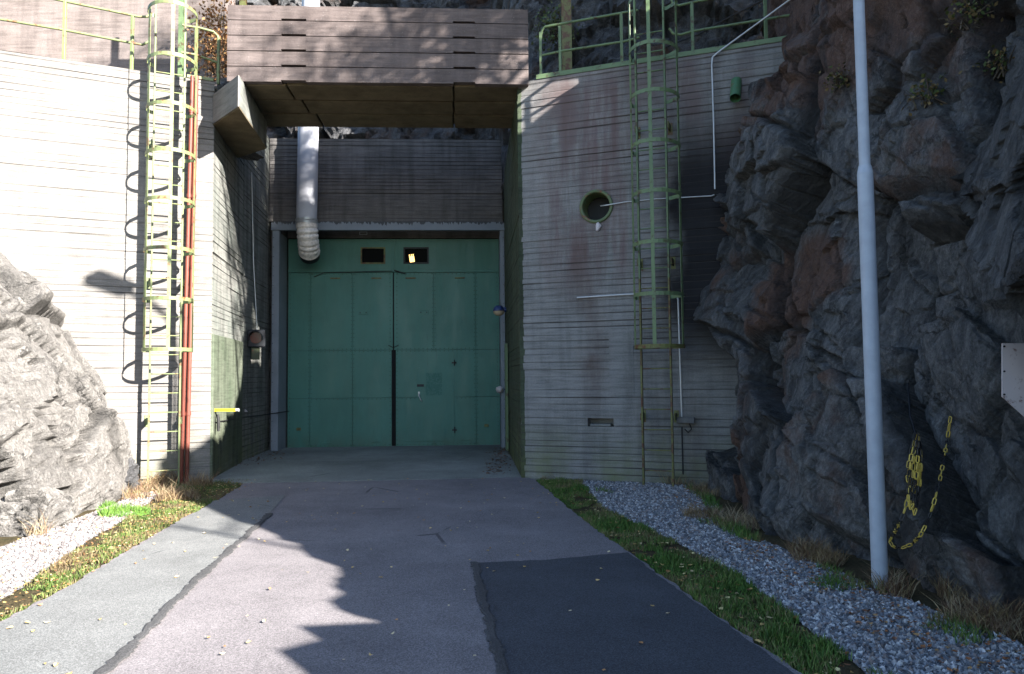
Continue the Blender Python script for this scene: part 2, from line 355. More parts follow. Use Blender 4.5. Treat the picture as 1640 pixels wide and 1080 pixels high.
def mat_lintel():
    s = Sh('streaked_channel'); x, y, z = s.xyz(); st = s.noise(1.0, 4, .7, s.map((16, 16, .35)))
    drip = s.math('GREATER_THAN', s.math('ADD', z, s.math('MULTIPLY', st, .34)), 5.385)
    return s.out(s.mix(s.math('MULTIPLY', drip, .85), s.mix(s.noise(3, 4), (.15, .175, .205), (.21, .235, .265)), (.03, .03, .032)), .6, 0, None, .3)
# ------------------------------------------------------------------ the ground, road and patches
def sheet(name, pts, z, mat, kind='structure', sub=None, rough_edge=0.0, th=0.0):
    P2 = []
    n = len(pts)
    for i in range(n):
        a, b = Vector(pts[i][:2]), Vector(pts[(i+1) % n][:2]); L = (b-a).length; k = max(1, int(L/.08)) if rough_edge else 1
        for q in range(k):
            p = a.lerp(b, q/k)
            if rough_edge and q:
                nn = Vector((-(b-a).y, (b-a).x)).normalized(); p += nn*rough_edge*(random.random()-.5)*2
            P2.append(p)
    bm = bmesh.new(); vs = [bm.verts.new((p.x, p.y, z)) for p in P2]; bm.faces.new(vs)
    if th:
        r_ = bmesh.ops.extrude_face_region(bm, geom=bm.faces[:]); ve = [e for e in r_['geom'] if isinstance(e, bmesh.types.BMVert)]; bmesh.ops.translate(bm, verts=ve, vec=(0, 0, -th))
    bmesh.ops.recalc_face_normals(bm, faces=bm.faces)
    if not th and bm.faces[0].normal.z < 0: bmesh.ops.reverse_faces(bm, faces=bm.faces) if hasattr(bmesh.ops, 'reverse_faces') else None
    bmesh.ops.triangulate(bm, faces=bm.faces)
    me = bpy.data.meshes.new(name); bm.to_mesh(me); bm.free(); me.materials.append(mat)
    o = link(name, me); tag(o, kind=kind); return o
ground = sheet('ground', [(-120, -120), (120, -120), (120, 160), (-120, 160)], 0.0, M['soil'])
def gp(*l): return [G(*p).xy.to_tuple() for p in l]
ROAD_R = gp((838, 766), (858, 772), (900, 808), (945, 846), (1005, 888), (1065, 932), (1130, 978), (1270, 1080))
ROAD_L = gp((400, 772), (385, 782), (330, 815), (300, 830), (200, 890), (100, 950), (0, 1003))
roadpoly = ROAD_R + [(1.75, 2.6), (2.0, -30), (-3.6, -30), (-3.2, 2.0), (-3.3, 3.9)] + ROAD_L[::-1]
sheet('road', roadpoly, .030, M['asphalt_old'], rough_edge=.022, th=.05)
ap = [(-5.75, 17.95), (-5.55, 15.0), (-5.05, 12.2)] + gp((395, 777), (560, 774), (700, 771), (842, 767)) + [(.20, 12.0), (-.1, 17.5), (-.3, 18.2)]
sheet('apron', ap, .036, M['apron'], rough_edge=.012, th=.04)
gpatch = gp((330, 798), (458, 797), (430, 832), (395, 860), (300, 945), (182, 1075)) + [(-2.2, 3.2), (-2.15, -6), (-3.45, -6), (-3.15, 2.2), (-3.28, 3.9)]
# the grey patch follows the left road edge
LP = [Vector((p[0], p[1])) for p in ROAD_L]
edge_in = [(p.x+.035, p.y) for p in LP[2:]]
gpatch = gp((458, 797), (430, 830), (395, 863), (300, 950), (178, 1078)) + [(-2.16, 2.2), (-2.1, -6), (-3.45, -6), (-3.15, 2.2), (-3.25, 3.9)] + edge_in[::-1] + gp((340, 806))
sheet('asphalt_patch', gpatch, .035, M['asphalt_grey'], rough_edge=.010)
dpatch = gp((757, 908), (880, 903), (960, 895), (1006, 891)) + [(p[0]-.03, p[1]) for p in ROAD_R[5:]] + [(1.7, 2.6), (1.95, -8), (.1, -8), (-.02, 2.5)] + gp((803, 1080), (790, 1010), (765, 930))
sheet('asphalt_patch', dpatch, .035, M['asphalt_new'], rough_edge=.010)
def seam(pts, w0, z):
    pts = [Vector(p) for p in pts]; V = []; F = []; acc = 0
    dense = []
    for a, b in zip(pts, pts[1:]):
        k = max(2, int((b-a).length/.035))
        for q in range(k): dense.append(a.lerp(b, q/k))
    for i, p in enumerate(dense):
        t = (dense[min(i+1, len(dense)-1)]-dense[max(i-1, 0)]).normalized(); nn = Vector((-t.y, t.x))
        wl = w0*(.5+.12*math.sin(i*.35)+.4*(random.random()-.5)); wr = w0*(.5+.12*math.sin(i*.23+2)+.4*(random.random()-.5))
        V += [(*(p+nn*wl), z-.003), (*(p+nn*wl*.6), z+.002), (*(p-nn*wr*.6), z+.002), (*(p-nn*wr), z-.003)]
    for i in range(len(dense)-1):
        for k in range(3): F.append((i*4+k, i*4+4+k, i*4+5+k, i*4+1+k))
    mb = MB(); mb.add(V, F); o = mb.build('tar_seam', M['tar']); tag(o, kind='structure')
seam(gp((432, 828), (395, 863), (300, 950), (178, 1078)) + [(-2.16, 2.2), (-2.1, -2)], .074, .0425)
seam(gp((760, 908), (768, 940), (778, 985), (795, 1045), (806, 1085)) + [(-.02, 2.5), (.1, -4)], .068, .0425)
# gravel beds
gbR = gp((925, 768), (1085, 775), (1140, 800), (1180, 850), (1330, 915), (1640, 1040)) + [(3.2, 2), (2.6, 0), (2.2, 1.5)] + gp((1380, 1075), (1290, 1005), (1180, 925), (1085, 872), (965, 815))
sheet('gravel_bed', gbR, .012, M['gravel_bed'], rough_edge=.03)
gbL = gp((225, 790), (170, 815), (0, 880)) + [(-6.5, 6.0), (-6.5, 3.0), (-4.6, 3.0)] + gp((0, 965), (60, 925), (140, 868), (215, 825), (260, 790))
sheet('gravel_bed', gbL, .012, M['gravel_bed'], rough_edge=.03)

# ------------------------------------------------------------------ concrete walls cast against boards
def board_wall(name, p0, p1, z0, z1, mat, th=.35, bh=.105, seed=1, ds=.11, amp=.004, groove=.011, parent=None, holes=(), gstr=1.0):
    """wall whose front lies to the right of p0->p1 ... outward normal = rot(-90) of direction"""
    rnd = np.random.RandomState(seed); p0 = np.array(p0[:2], float); p1 = np.array(p1[:2], float); L = np.linalg.norm(p1-p0); t = (p1-p0)/L; nrm = np.array([t[1], -t[0]])
    S = np.linspace(0, L, max(3, int(L/ds)+1)); zs = []; off = []; gr = []; z = z0
    while z < z1-.03:
        h = bh*(.82+.36*rnd.rand()); zt = min(z+h, z1); a = amp*rnd.randn(); st = rnd.rand()
        zs += [z+.006, z+.006+.004, zt-.010, zt-.006]; off += [-groove*st, a, a+amp*.6*rnd.randn(), -groove*st]; gr += [st, 0, 0, st]; z = zt
    zs.append(z1); off.append(0); gr.append(0); zs = np.array(zs); off = np.array(off); gr = np.array(gr); zs[0] = z0
    SS, ZZ = np.meshgrid(S, zs, indexing='ij'); P = np.stack([SS.ravel(), np.zeros(SS.size), ZZ.ravel()], 1)
    mod = np.clip(.75+.9*fbm(P*[1.1, 1, 7]+seed*3, 3, seed), .15, 1.4)
    O = np.tile(off, len(S))*mod + .004*fbm(P*[1.2, 1, 1.2], 3, seed+4) ; GR = np.clip(np.tile(gr, len(S))*mod*gstr, 0, 1)
    ZV = P[:, 2] + .006*fbm(P*[.8, 1, 3], 2, seed+9)*(P[:, 2] > z0+.02)*(P[:, 2] < z1-.02)
    X = p0[0]+t[0]*P[:, 0]+nrm[0]*O; Y = p0[1]+t[1]*P[:, 0]+nrm[1]*O
    V = np.stack([X, Y, ZV], 1); F = gridq(len(S), len(zs)); nb = len(V)
    nv = len(zs); nu = len(S)
    # back, top, bottom and ends
    bk = []; idx = [j*nv for j in range(nu)] ; 
    c = [p0, p1]; ex = []
    for q in (0, nu-1):
        for zz in (0, nv-1): ex.append(q*nv+zz)
    # perimeter ring -> extruded backwards
    ring = [i*nv for i in range(nu)] + [(nu-1)*nv+j for j in range(1, nv)] + [i*nv+nv-1 for i in range(nu-2, -1, -1)] + [j for j in range(nv-2, 0, -1)]
    Vr = V[ring].copy(); 
    # push to the back plane exactly
    d = (Vr[:, :2]-p0) @ nrm; Vr[:, 0] -= nrm[0]*(d+th); Vr[:, 1] -= nrm[1]*(d+th)
    n = len(ring); rf = np.array([[ring[k], nb+k, nb+(k+1) % n, ring[(k+1) % n]] for k in range(n)])
    cen = np.array([[*(p0+t*L/2-nrm*th), (z0+z1)/2]]); V = np.concatenate([V, Vr, cen]); ci = nb+n
    bf = np.array([[nb+k, ci, nb+(k+1) % n, nb+(k+1) % n] for k in range(n)])
    groove_shade = np.concatenate([GR, np.zeros(n+1)])  # per-vertex weight of the painted groove shadow
    me = bpy.data.meshes.new(name); faces = [tuple(f) for f in F]+[tuple(f) for f in rf]+[(f[0], f[1], f[2]) for f in bf]
    me.from_pydata([tuple(v) for v in V], [], faces); at = me.attributes.new('groove_shade', 'FLOAT', 'POINT'); at.data.foreach_set('value', groove_shade.astype(np.float32))
    me.materials.append(mat); me.update()
    o = bpy.data.objects.new(name, me); COL.objects.link(o)
    if holes:
        bpy.context.view_layer.update(); cut = []
        for hb in holes:
            h = hb.build('cutter', mat); cut.append(h); md = o.modifiers.new('b', 'BOOLEAN'); md.operation = 'DIFFERENCE'; md.object = h; md.solver = 'EXACT'
        bpy.context.view_layer.update(); dg = bpy.context.evaluated_depsgraph_get(); me2 = bpy.data.meshes.new_from_object(o.evaluated_get(dg))
        o.modifiers.clear(); o.data = me2; me2.name = name
        for h in cut: bpy.data.objects.remove(h)
        me = me2
    bpy.data.objects.remove(o)
    return link(name, me, parent)
ZTL, ZTR = 6.58, 6.46
A = Vector((-4.90, 12.19, 0)); LDIR = Vector((-.905, -.425, 0)); LN = Vector((.425, -.905, 0))
LEND = A + LDIR*6.5
Bc = Vector((.14, 12.05, 0)); RDIR = Vector((.9385, -.345, 0)).normalized(); RN = Vector((-RDIR.y, RDIR.x, 0))*-1
# left wing wall runs LEND -> A so that its front faces the camera
tag(board_wall('concrete_wall', LEND, A, -.1, ZTL, M['conc_left'], .4, seed=3, gstr=.8), 'pale sunlit board-marked concrete wing wall left of the portal, behind the caged ladder', 'wall')
Bw = Vector((-5.34, 14.83, 0)); Cw = Vector((-5.60, 17.3, 0))
tag(board_wall('concrete_wall', A+Vector((-.004, .01, 0)), Bw, -.1, 6.5, M['conc_inner'], .4, seed=5), 'streaky green-stained concrete side wall under the corbel, left of the green gate', 'wall')
tag(board_wall('concrete_wall', Bw+Vector((0, 0, 0)), Cw, -.1, 7.2, M['conc_inner'], .4, seed=6), 'shaded concrete side wall behind the traffic light, left of the green gate', 'wall')
# right wing wall with a pipe hole and a niche
hp = PLN(955, 331, Bc, RN); HM = Matrix.Translation(hp) @ RN.to_track_quat('Z', 'Y').to_matrix().to_4x4()
n1 = PLN(941, 670, Bc, RN); n2 = PLN(983, 684, Bc, RN); RM = Matrix(((RDIR.x, RN.x, 0, Bc.x), (RDIR.y, RN.y, 0, Bc.y), (0, 0, 1, 0), (0, 0, 0, 1)))   # local x along wall, y out, z up
RI = RM.inverted(); a1 = RI @ n1; a2 = RI @ n2
cy = MB(); cy.tube([(0, 0, -.33), (0, 0, .3)], .232, 32, HM); nb_ = MB(); nb_.box(a1.x, a2.x, -.22, .2, a2.z, a1.z, RM)
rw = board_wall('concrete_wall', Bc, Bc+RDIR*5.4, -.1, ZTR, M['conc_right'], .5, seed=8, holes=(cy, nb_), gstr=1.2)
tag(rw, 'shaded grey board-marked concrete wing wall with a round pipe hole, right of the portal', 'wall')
# right jamb (inner right wall) in the portal frame
r0 = PM @ Vector((2.655, -.55, 0)); r1 = PM @ Vector((2.665, -6.02, 0))
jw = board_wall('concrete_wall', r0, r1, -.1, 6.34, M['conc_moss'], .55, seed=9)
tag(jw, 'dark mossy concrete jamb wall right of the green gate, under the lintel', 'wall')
# wall above the gate
b0 = PM @ Vector((-2.75, -.70, 0)); b1 = PM @ Vector((2.62, -.70, 0))
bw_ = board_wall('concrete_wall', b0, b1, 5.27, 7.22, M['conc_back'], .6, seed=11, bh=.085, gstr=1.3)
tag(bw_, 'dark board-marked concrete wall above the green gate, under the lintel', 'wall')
# returns beside and over the gate
mb = MB(); mb.box(-3.2, -2.50, -.35, .6, -.1, 5.25, PM); mb.box(2.57, 3.2, -.35, .6, -.1, 5.25, PM); mb.box(-3.2, 3.2, .0, .9, 5.02, 5.25, PM); mb.box(-3.2, 3.2, -.04, .9, 5.26, 7.15, PM)
tag(mb.build('gate_surround', M['conc_back']), kind='structure')
mb = MB(); mb.box(-3.4, 3.4, .35, .45, -.1, 7.1, PM); tag(mb.build('tunnel_back', M['black']), kind='structure')

# ------------------------------------------------------------------ terraces behind the walls
ter = MB(); ter.prism([(-16, 6.5), (-9.1, 10.6), (-5.4, 12.4), (-5.9, 17.0), (-6.2, 19.0), (-16, 30)][::1], 5.5, 6.15); tag(ter.build('terrace', M['soil']), kind='structure')
ter = MB(); ter.prism([(.75, 12.5), (5.6, 10.7), (9, 12), (9, 24), (.5, 24), (.5, 18)], 5.5, 6.10); tag(ter.build('terrace', M['soil']), kind='structure')
ter = MB(); ter.prism([(-8, 18.2), (1.5, 18.8), (3, 26), (-9, 26)], 6.4, 7.0); tag(ter.build('terrace', M['soil']), kind='structure')

# ------------------------------------------------------------------ rock faces
def rock_disp(P, N, seed, sc1=.75, amp=(.34, .15, .06), aniso=(1, 1, 1.35), rot=None, sharp=1.0):
    Q = P.copy()
    if rot is not None: Q = Q @ np.array(rot).T
    Q = Q*np.array(aniso)
    W = warp(Q, .5, .25, seed)
    D = np.zeros(len(P)); crack = np.zeros(len(P)); tone = None
    for k, (s_, a_) in enumerate(zip((sc1, sc1*2.3, sc1*5.5), amp)):
        W2 = warp(Q, 1.1*s_, .13/s_, seed+30+k)
        f1, f2, dv, rn = voro(W2*s_+seed*1.7, seed+50*k)
        tl = np.stack([rn[1]-.5, rn[2]-.5, rn[3]-.5], 1)*1.25
        D += a_*((rn[0]-.5)*1.35*sharp + (dv*tl).sum(1))
        e = np.clip(1-(f2-f1)/(.05 if k == 0 else .06), 0, 1); D -= e*a_*(.35 if k < 2 else .25); crack = np.maximum(crack, e*(1.0, .65, .3)[k])
        if k == 0: tone = rn[3]; rust = rn[2]
        if k == 1: tone = tone*.6+.4*rn[3]
    D += amp[1]*.9*fbm(Q*1.1, 3, seed+91) + .014*fbm(Q*[6, 6, 9], 4, seed+92, .6)
    r_ = 1-np.abs(fbm(Q*[1.3, 1.3, 4.5]+5, 4, seed+93)); D += .018*(r_-.7)
    return D, crack, tone, rust
def interp(x, xs, ys): return np.interp(x, xs, ys)
# right cliff
U = np.concatenate([np.linspace(-4, 3.4, 45, endpoint=False), np.linspace(3.4, 11.9, 300)])
H_ = lambda y: interp(y, [-4, -.3, .4, .8, 1.95, 2.8, 3.6, 4.8, 5.6, 6.9, 9.1, 10.3], [2.15, 2.3, 2.48, 3.05, 3.28, 4.1, 5.6, 6.9, 6.9, 7.0, 8.6, 12.6])
VV = np.concatenate([np.linspace(-.04, .66, 230, endpoint=False), np.linspace(.66, 1.0, 45, endpoint=False), np.linspace(1.0, 2.0, 26)])
UU, vv = np.meshgrid(U, VV, indexing='ij'); UU = UU.ravel(); vv = vv.ravel(); HH = H_(UU)
hv = np.clip(vv, -1, 1); zz = np.where(vv <= .66, vv/.66*6.1, 6.1+(hv-.66)/.34*(HH-6.1)); low = HH < 6.4
zz = np.where(low, hv*HH, zz); back = np.clip(vv-1, 0, 1)
zz = zz + back*1.2
bx = interp(UU, [-4, 1, 3, 4.3, 5.2, 6.1, 7.0, 7.8, 8.8, 9.6, 10.5, 12], [3.4, 3.2, 3.1, 3.1, 3.3, 3.15, 2.9, 2.68, 2.75, 2.95, 2.85, 2.95])
near = interp(zz, [0, 1, 2.5, 4, 5.0, 5.4, 6.2, 9], [0, .12, .32, .60, .72, .70, .85, 1.4])
far = interp(zz, [0, .5, 1.6, 2.3, 3.1, 4.2, 5.2, 5.6, 5.95, 9], [-.15, -.1, .05, .1, .42, .40, .40, .6, .95, 1.4])
tt = np.clip((UU-8.3)/1.5, 0, 1); X = bx + near*(1-tt)+far*tt + back**1.2*9
cav = np.exp(-((UU-9.6)/.75)**2)*np.exp(-((zz-1.9)/1.9)**2)*.55; X = X + cav*.0
P = np.stack([X, UU, zz], 1); N = np.tile(np.array([-1, -.12, .15]), (len(P), 1)); N /= np.linalg.norm(N[0])
cs, sn = math.cos(R(35)), math.sin(R(35)); rot = [[1, 0, 0], [0, cs, sn], [0, -sn, cs]]
Dp, crack, tone, rust = rock_disp(P, N, 4, .50, (.42, .14, .055), (1, 1, 1.5), rot)
Dp *= np.clip(.35+UU*0+np.clip((zz+.3)/.8, 0, .65), .35, 1)
Pd = P + N*Dp[:, None]; Pd[:, 2] += .08*np.sin(Dp*7)
rustv = np.clip(rust-.45, 0, 1)*1.3 + 1.2*np.exp(-((UU-8.2)/.8)**2-((zz-2.85)/.55)**2) + .75*np.clip((zz-4.1)/.8, 0, 1)*np.clip((UU-5.0)/1.5, 0, 1) + 1.2*np.exp(-((UU-9.2)/.45)**2-((zz-.35)/.4)**2) + .5*np.exp(-((UU-8.7)/.6)**2-((zz-1.4)/.8)**2)
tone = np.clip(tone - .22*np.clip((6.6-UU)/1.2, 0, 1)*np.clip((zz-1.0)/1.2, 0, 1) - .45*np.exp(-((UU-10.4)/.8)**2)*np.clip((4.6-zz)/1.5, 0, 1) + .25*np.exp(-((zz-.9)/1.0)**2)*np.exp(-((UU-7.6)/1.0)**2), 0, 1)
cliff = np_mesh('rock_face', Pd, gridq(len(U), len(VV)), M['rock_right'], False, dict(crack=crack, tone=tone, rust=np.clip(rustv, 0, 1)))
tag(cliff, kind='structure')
# back cliff behind the right wall and the portal
U = np.linspace(0, 1, 230); V_ = np.linspace(0, 1, 90); UU, vv = np.meshgrid(U, V_, indexing='ij'); UU = UU.ravel(); vv = vv.ravel()
px = -9+18*UU; py = interp(px, [-9, -5.6, -.6, .2, 2, 4, 9], [19.5, 19.3, 18.9, 14.6, 13.6, 12.9, 13.2]); zz = 5.9+vv*9.5
P = np.stack([px, py+(zz-5.9)*.32, zz], 1); N = np.tile(np.array([-.2, -1, .2]), (len(P), 1))
Dp, crack, tone, rust = rock_disp(P, N, 21, .8, (.40, .18, .07), (1, 1, 1.3))
bc = np_mesh('rock_face', P+N*Dp[:, None], gridq(230, 90), M['rock_back'], False, dict(crack=crack, tone=tone, rust=np.clip(rust-.2, 0, 1)))
tag(bc, kind='structure')
def boulder(name, c, rad, seed, mat, exps=(3.0, 2.4), amp=(.3, .13, .05), sc1=.8, res=(260, 150), squeeze=None, label=None, cat='rock', aniso=(1, 1, 1.2)):
    th = np.linspace(0, 2*math.pi, res[0]); ph = np.linspace(-.12, math.pi/2, res[1]); T, Ph = np.meshgrid(th, ph, indexing='ij'); T = T.ravel(); Ph = Ph.ravel()
    e1, e2 = exps; sg = lambda v, e: np.sign(v)*np.abs(v)**(2/e)
    P = np.stack([c[0]+rad[0]*sg(np.cos(Ph), e2)*sg(np.cos(T), e1), c[1]+rad[1]*sg(np.cos(Ph), e2)*sg(np.sin(T), e1), c[2]+rad[2]*sg(np.sin(Ph), e2)], 1)
    if squeeze: P = squeeze(P, c)
    N = (P-np.array(c))/np.array(rad); N /= np.linalg.norm(N, axis=1)[:, None]
    D, cr, to, ru = rock_disp(P, N, seed, sc1, amp, aniso)
    D = D.reshape(res); D[-1] = D[0]; D[:, -1] = D[:, -1].mean(); D = D.ravel()
    for a in (cr, to, ru): a.reshape(res)[-1] = a.reshape(res)[0]
    o = np_mesh(name, P+N*D[:, None], gridq(*res), mat, False, dict(crack=cr, tone=to, rust=np.clip(ru-.5, 0, 1)))
    return tag(o, label, cat)
def sqz(P, c):
    # shoulder: the outcrop drops away towards the road
    k = np.clip((P[:, 0]-c[0])/3.0, 0, 1); P[:, 2] = P[:, 2]*(1-.30*k**2); P[:, 0] -= np.clip(P[:, 2]-.4, 0, 9)*.12*k
    return P
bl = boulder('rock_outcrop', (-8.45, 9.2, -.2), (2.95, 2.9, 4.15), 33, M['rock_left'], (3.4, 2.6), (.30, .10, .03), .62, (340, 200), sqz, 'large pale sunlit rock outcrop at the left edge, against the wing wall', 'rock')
boulder('boulder', (-5.95, 11.05, -.1), (.34, .4, .62), 41, M['rock_back'], (3, 2.6), (.12, .06, .03), 1.8, (90, 50), None, 'small dark rock wedged between the pale outcrop and the caged ladder', 'rock')
boulder('boulder', (-5.35, 8.35, -.1), (.42, .38, .52), 43, M['rock_left'], (3.4, 3), (.12, .06, .03), 1.6, (100, 60), None, 'pale squared boulder at the foot of the sunlit outcrop, beside the gravel', 'rock')
boulder('boulder', (-7.3, 13.4, 6.0), (1.5, .7, .75), 45, M['rock_left'], (2.4, 2.2), (.2, .1, .04), 1.0, (140, 70), None, 'low sunlit rock behind the left handrail, beneath the concrete parapet', 'rock')
boulder('boulder', (-5.35, 13.5, 6.0), (.85, .6, 1.0), 47, M['rock_left'], (2.6, 2.2), (.2, .1, .04), 1.0, (140, 70), None, 'sunlit rock on the terrace between the caged ladder and the lintel box', 'rock')
mb = MB(); mb.box(-13, -5.55, 14.3, 14.8, 6.0, 9.6)
tag(mb.build('parapet_wall', M['conc_parapet']), 'pinkish sunlit concrete parapet wall above the left terrace', 'wall')

bpy.context.view_layer.update()
def bvh_of(o):
    me = o.data; mw = o.matrix_world; return BVHTree.FromPolygons([mw @ v.co for v in me.vertices], [p.vertices[:] for p in me.polygons])
CL = bvh_of(cliff); BL = bvh_of(bl)
def hit(x, y, t=None, off=0.0):
    d = ray(x, y).normalized(); h = (t or CL).ray_cast(CAMC, d)
    return (h[0]-d*off) if h[0] is not None else None

# ------------------------------------------------------------------ lintel box: precast courses, soffit planks, corbel
box = thing('lintel_box', PM @ Vector((.44, -5.0, 6.35)), 'brown weathered concrete lintel box of five stacked courses over the portal', 'lintel')
x0, x1, yf, yb, zb, zt = -1.956, 2.84, -6.18, -3.95, 6.35, 7.60
nx = [PF(450, 100, yf).x, PF(490, 100, yf).x, PF(726, 100, yf).x, PF(761, 100, yf).x]
ch = (zt-zb)/5
for k in range(5):
    b0_, b1_ = zb+k*ch+.009, zb+(k+1)*ch-.004; y_ = yf+random.uniform(-.006, .006)
    mb = MB(); xs = [x0, nx[0], nx[1], nx[2], nx[3], x1]; up = [0, .026, 0, .026, 0]
    lo = []
    for q in range(5): lo += [(xs[q], b0_+up[q]), (xs[q+1], b0_+up[q])]
    prof = lo + [(x1, b1_), (x0, b1_)]
    n = len(prof); vs = [(p[0], y_, p[1]) for p in prof]+[(p[0], y_+.12, p[1]) for p in prof]
    mb.add(vs, [tuple(range(n)), tuple(range(n, 2*n))[::-1]]+[(i, (i+1) % n, n+(i+1) % n, n+i) for i in range(n)], PM)
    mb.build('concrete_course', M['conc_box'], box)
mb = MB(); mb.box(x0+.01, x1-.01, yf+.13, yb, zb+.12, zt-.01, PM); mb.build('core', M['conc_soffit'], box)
ys = [yf+.02, PM.inverted().__matmul__(G(600, 163, zb)).y, PM.inverted().__matmul__(G(600, 185, zb)).y, yb]
for k in range(3):
    xx = [x0+.01, nx[0]+.05+.10*k, nx[2]-.02*k, x1-.15]
    for q in range(3):
        mb = MB(); mb.box(xx[q]+.014, xx[q+1]-.014, ys[k]+(.125 if k == 0 else .045), ys[k+1]-.045, zb+random.uniform(.0, .012)+.004*k, zb+.119, PM, .01); mb.build('soffit_plank', M['conc_soffit'], box)
FR = G(383, 171, 5.85); BR = G(427, 237, 5.85); BL_ = Vector((-5.18, 14.0, 5.85)); FL = A + Vector((.0, -.02, 0))
T = thing('corbel', (FL+FR)/2, 'concrete corbel at the top of the left wall corner, carrying the lintel box', 'corbel')
cb = MB(); cb.prism([FL.xy, FR.xy, BR.xy, BL_.xy], 5.862, 6.34); cb.build('corbel_block', M['conc_inner'], T)
cb = MB(); cb.prism([FL.xy, FR.xy, BR.xy, BL_.xy], 5.835, 5.861); cb.build('underside', M['conc_soffit'], T)
cbf = MB(); d_ = (FR-FL); d_.z = 0
nn = Vector((d_.y, -d_.x, 0)).normalized()*.02
cbf.prism([(FL+nn).xy, (FR+nn).xy, (FR+nn*.05).xy, (FL+nn*.05).xy], 5.85, 6.345); cbf.build('end_face', M['conc_left'], T)
# green-stained render patch on the side wall
d1 = (Bw-A); d1.z = 0; d1.normalize(); nrm = Vector((d1.y, -d1.x, 0))
pm = Matrix(((d1.x, nrm.x, 0, A.x), (d1.y, nrm.y, 0, A.y), (0, 0, 1, 0), (0, 0, 0, 1)))
mb = MB(); mb.box(.02, 2.55, -.02, .035, -.05, 2.38, pm, .008)
tag(mb.build('render_patch', M['conc_patch']), 'green stained cement render patch on the side wall by the yellow bar', 'panel')

# ------------------------------------------------------------------ steel lining of the gate opening
mb = MB(); mb.box(-2.68, 2.66, -.80, -.69, 5.05, 5.25, PM, .006); mb.box(-2.68, 2.66, -.82, -.80, 5.05, 5.075, PM)
tag(mb.build('steel_lintel', mat_lintel()), 'grey streaked steel channel above the green gate', 'beam')
for sx, lab in ((-1, 'grey steel channel post left of the green gate, lit in patches'), (1, 'grey steel channel post right of the green gate, by the blue lamp')):
    mb = MB(); c0, c1 = (-2.65, -2.49) if sx < 0 else (2.55, 2.655)
    mb.box(c0, c1, -.80, -.66, 0.0, 5.045, PM, .006); mb.box(c1-.02 if sx < 0 else c0, c1 if sx < 0 else c0+.02, -.66, -.1, 0, 5.0, PM)
    o = mb.build('steel_post', M['channel']); tag(o, lab, 'post', 'channel posts beside the gate')
    if sx > 0 or True:
        bt = MB()
        for k in range(22): bt.box(c0+.02 if sx < 0 else c1-.035, c0+.035 if sx < 0 else c1-.02, -.808, -.80, .25+k*.22, .265+k*.22, PM)
        b_ = bt.build('bolts', M['dark_steel'], o); b_['kind'] = 'stuff'

# ------------------------------------------------------------------ the gate
gate = thing('steel_gate', PO, 'green riveted steel double gate with two small windows, at the end of the portal', 'gate')
def pbox(name, x0, x1, y0, y1, z0, z1, mat, parent, bev=0.0):
    mb = MB(); mb.box(x0, x1, y0, y1, z0, z1, PM, bev); return mb.build(name, mat, parent)
gx = lambda x: PF(x, 560, 0).x
gz = lambda y: PF(630, y, 0).z
XL, XR, XC = -2.47, 2.55, gx(630.5); ZS = gz(436); ZT = 4.99
# top transom, two plates, holes for windows
def plate_with_hole(x0, x1, z0, z1, h):
    mb = MB(); hx0, hx1, hz0, hz1 = h
    for a, b, c, d in ((x0, hx0, z0, z1), (hx1, x1, z0, z1), (hx0, hx1, z0, hz0), (hx0, hx1, hz1, z1)): mb.box(a, b, -.03, 0, c, d, PM)
    return mb
w1 = (gx(580), gx(615), gz(421), gz(399)); w2 = (gx(649), gx(685), gz(421), gz(399))
for (a, b, w) in ((XL, XC-.008, w1), (XC+.008, XR, w2)):
    plate_with_hole(a, b, ZS+.015, ZT, w).build('transom_plate', M['door'], gate)
    fr = MB(); t = .035
    for q in ((w[0]-t, w[1]+t, w[2]-t, w[2]), (w[0]-t, w[1]+t, w[3], w[3]+t), (w[0]-t, w[0], w[2], w[3]), (w[1], w[1]+t, w[2], w[3])): fr.box(q[0], q[1], -.05, -.031, q[2], q[3], PM)
    f = fr.build('window_frame', M['dark_steel'] if a > 0 else M['green_rusty'], gate)
    pbox('pane', w[0]-.01, w[1]+.01, .02, .03, w[2]-.01, w[3]+.01, M['glass'], f)
# emissive yellow three-pronged shape set in the right window
s = Sh('yellow_emission'); s.b.inputs['Emission Color'].default_value = (1, .62, .2, 1); s.b.inputs['Emission Strength'].default_value = .55; s.out((.8, .5, .15), .5)
mb = MB(); lx, lz = gx(657), gz(421); TM = PM @ Matrix.Translation((lx, .012, lz)) @ Matrix.Rotation(R(-8), 4, 'Y')
mb.box(0, .115, 0, .006, .01, .15, TM); [mb.box(q, q+.02, 0, .006, .15, .20, TM) for q in (.0, .045, .09)]
l_ = mb.build('yellow_glow', s.m, gate)
# seam members of the transom
pbox('transom_rail', XL, XR, -.055, -.031, ZS-.012, ZS+.05, M['door'], gate, .004)
pbox('mullion', XC-.02, XC+.02, -.05, -.031, ZS+.055, ZT, M['door'], gate)
XLI, XRI = gx(497), gx(762)
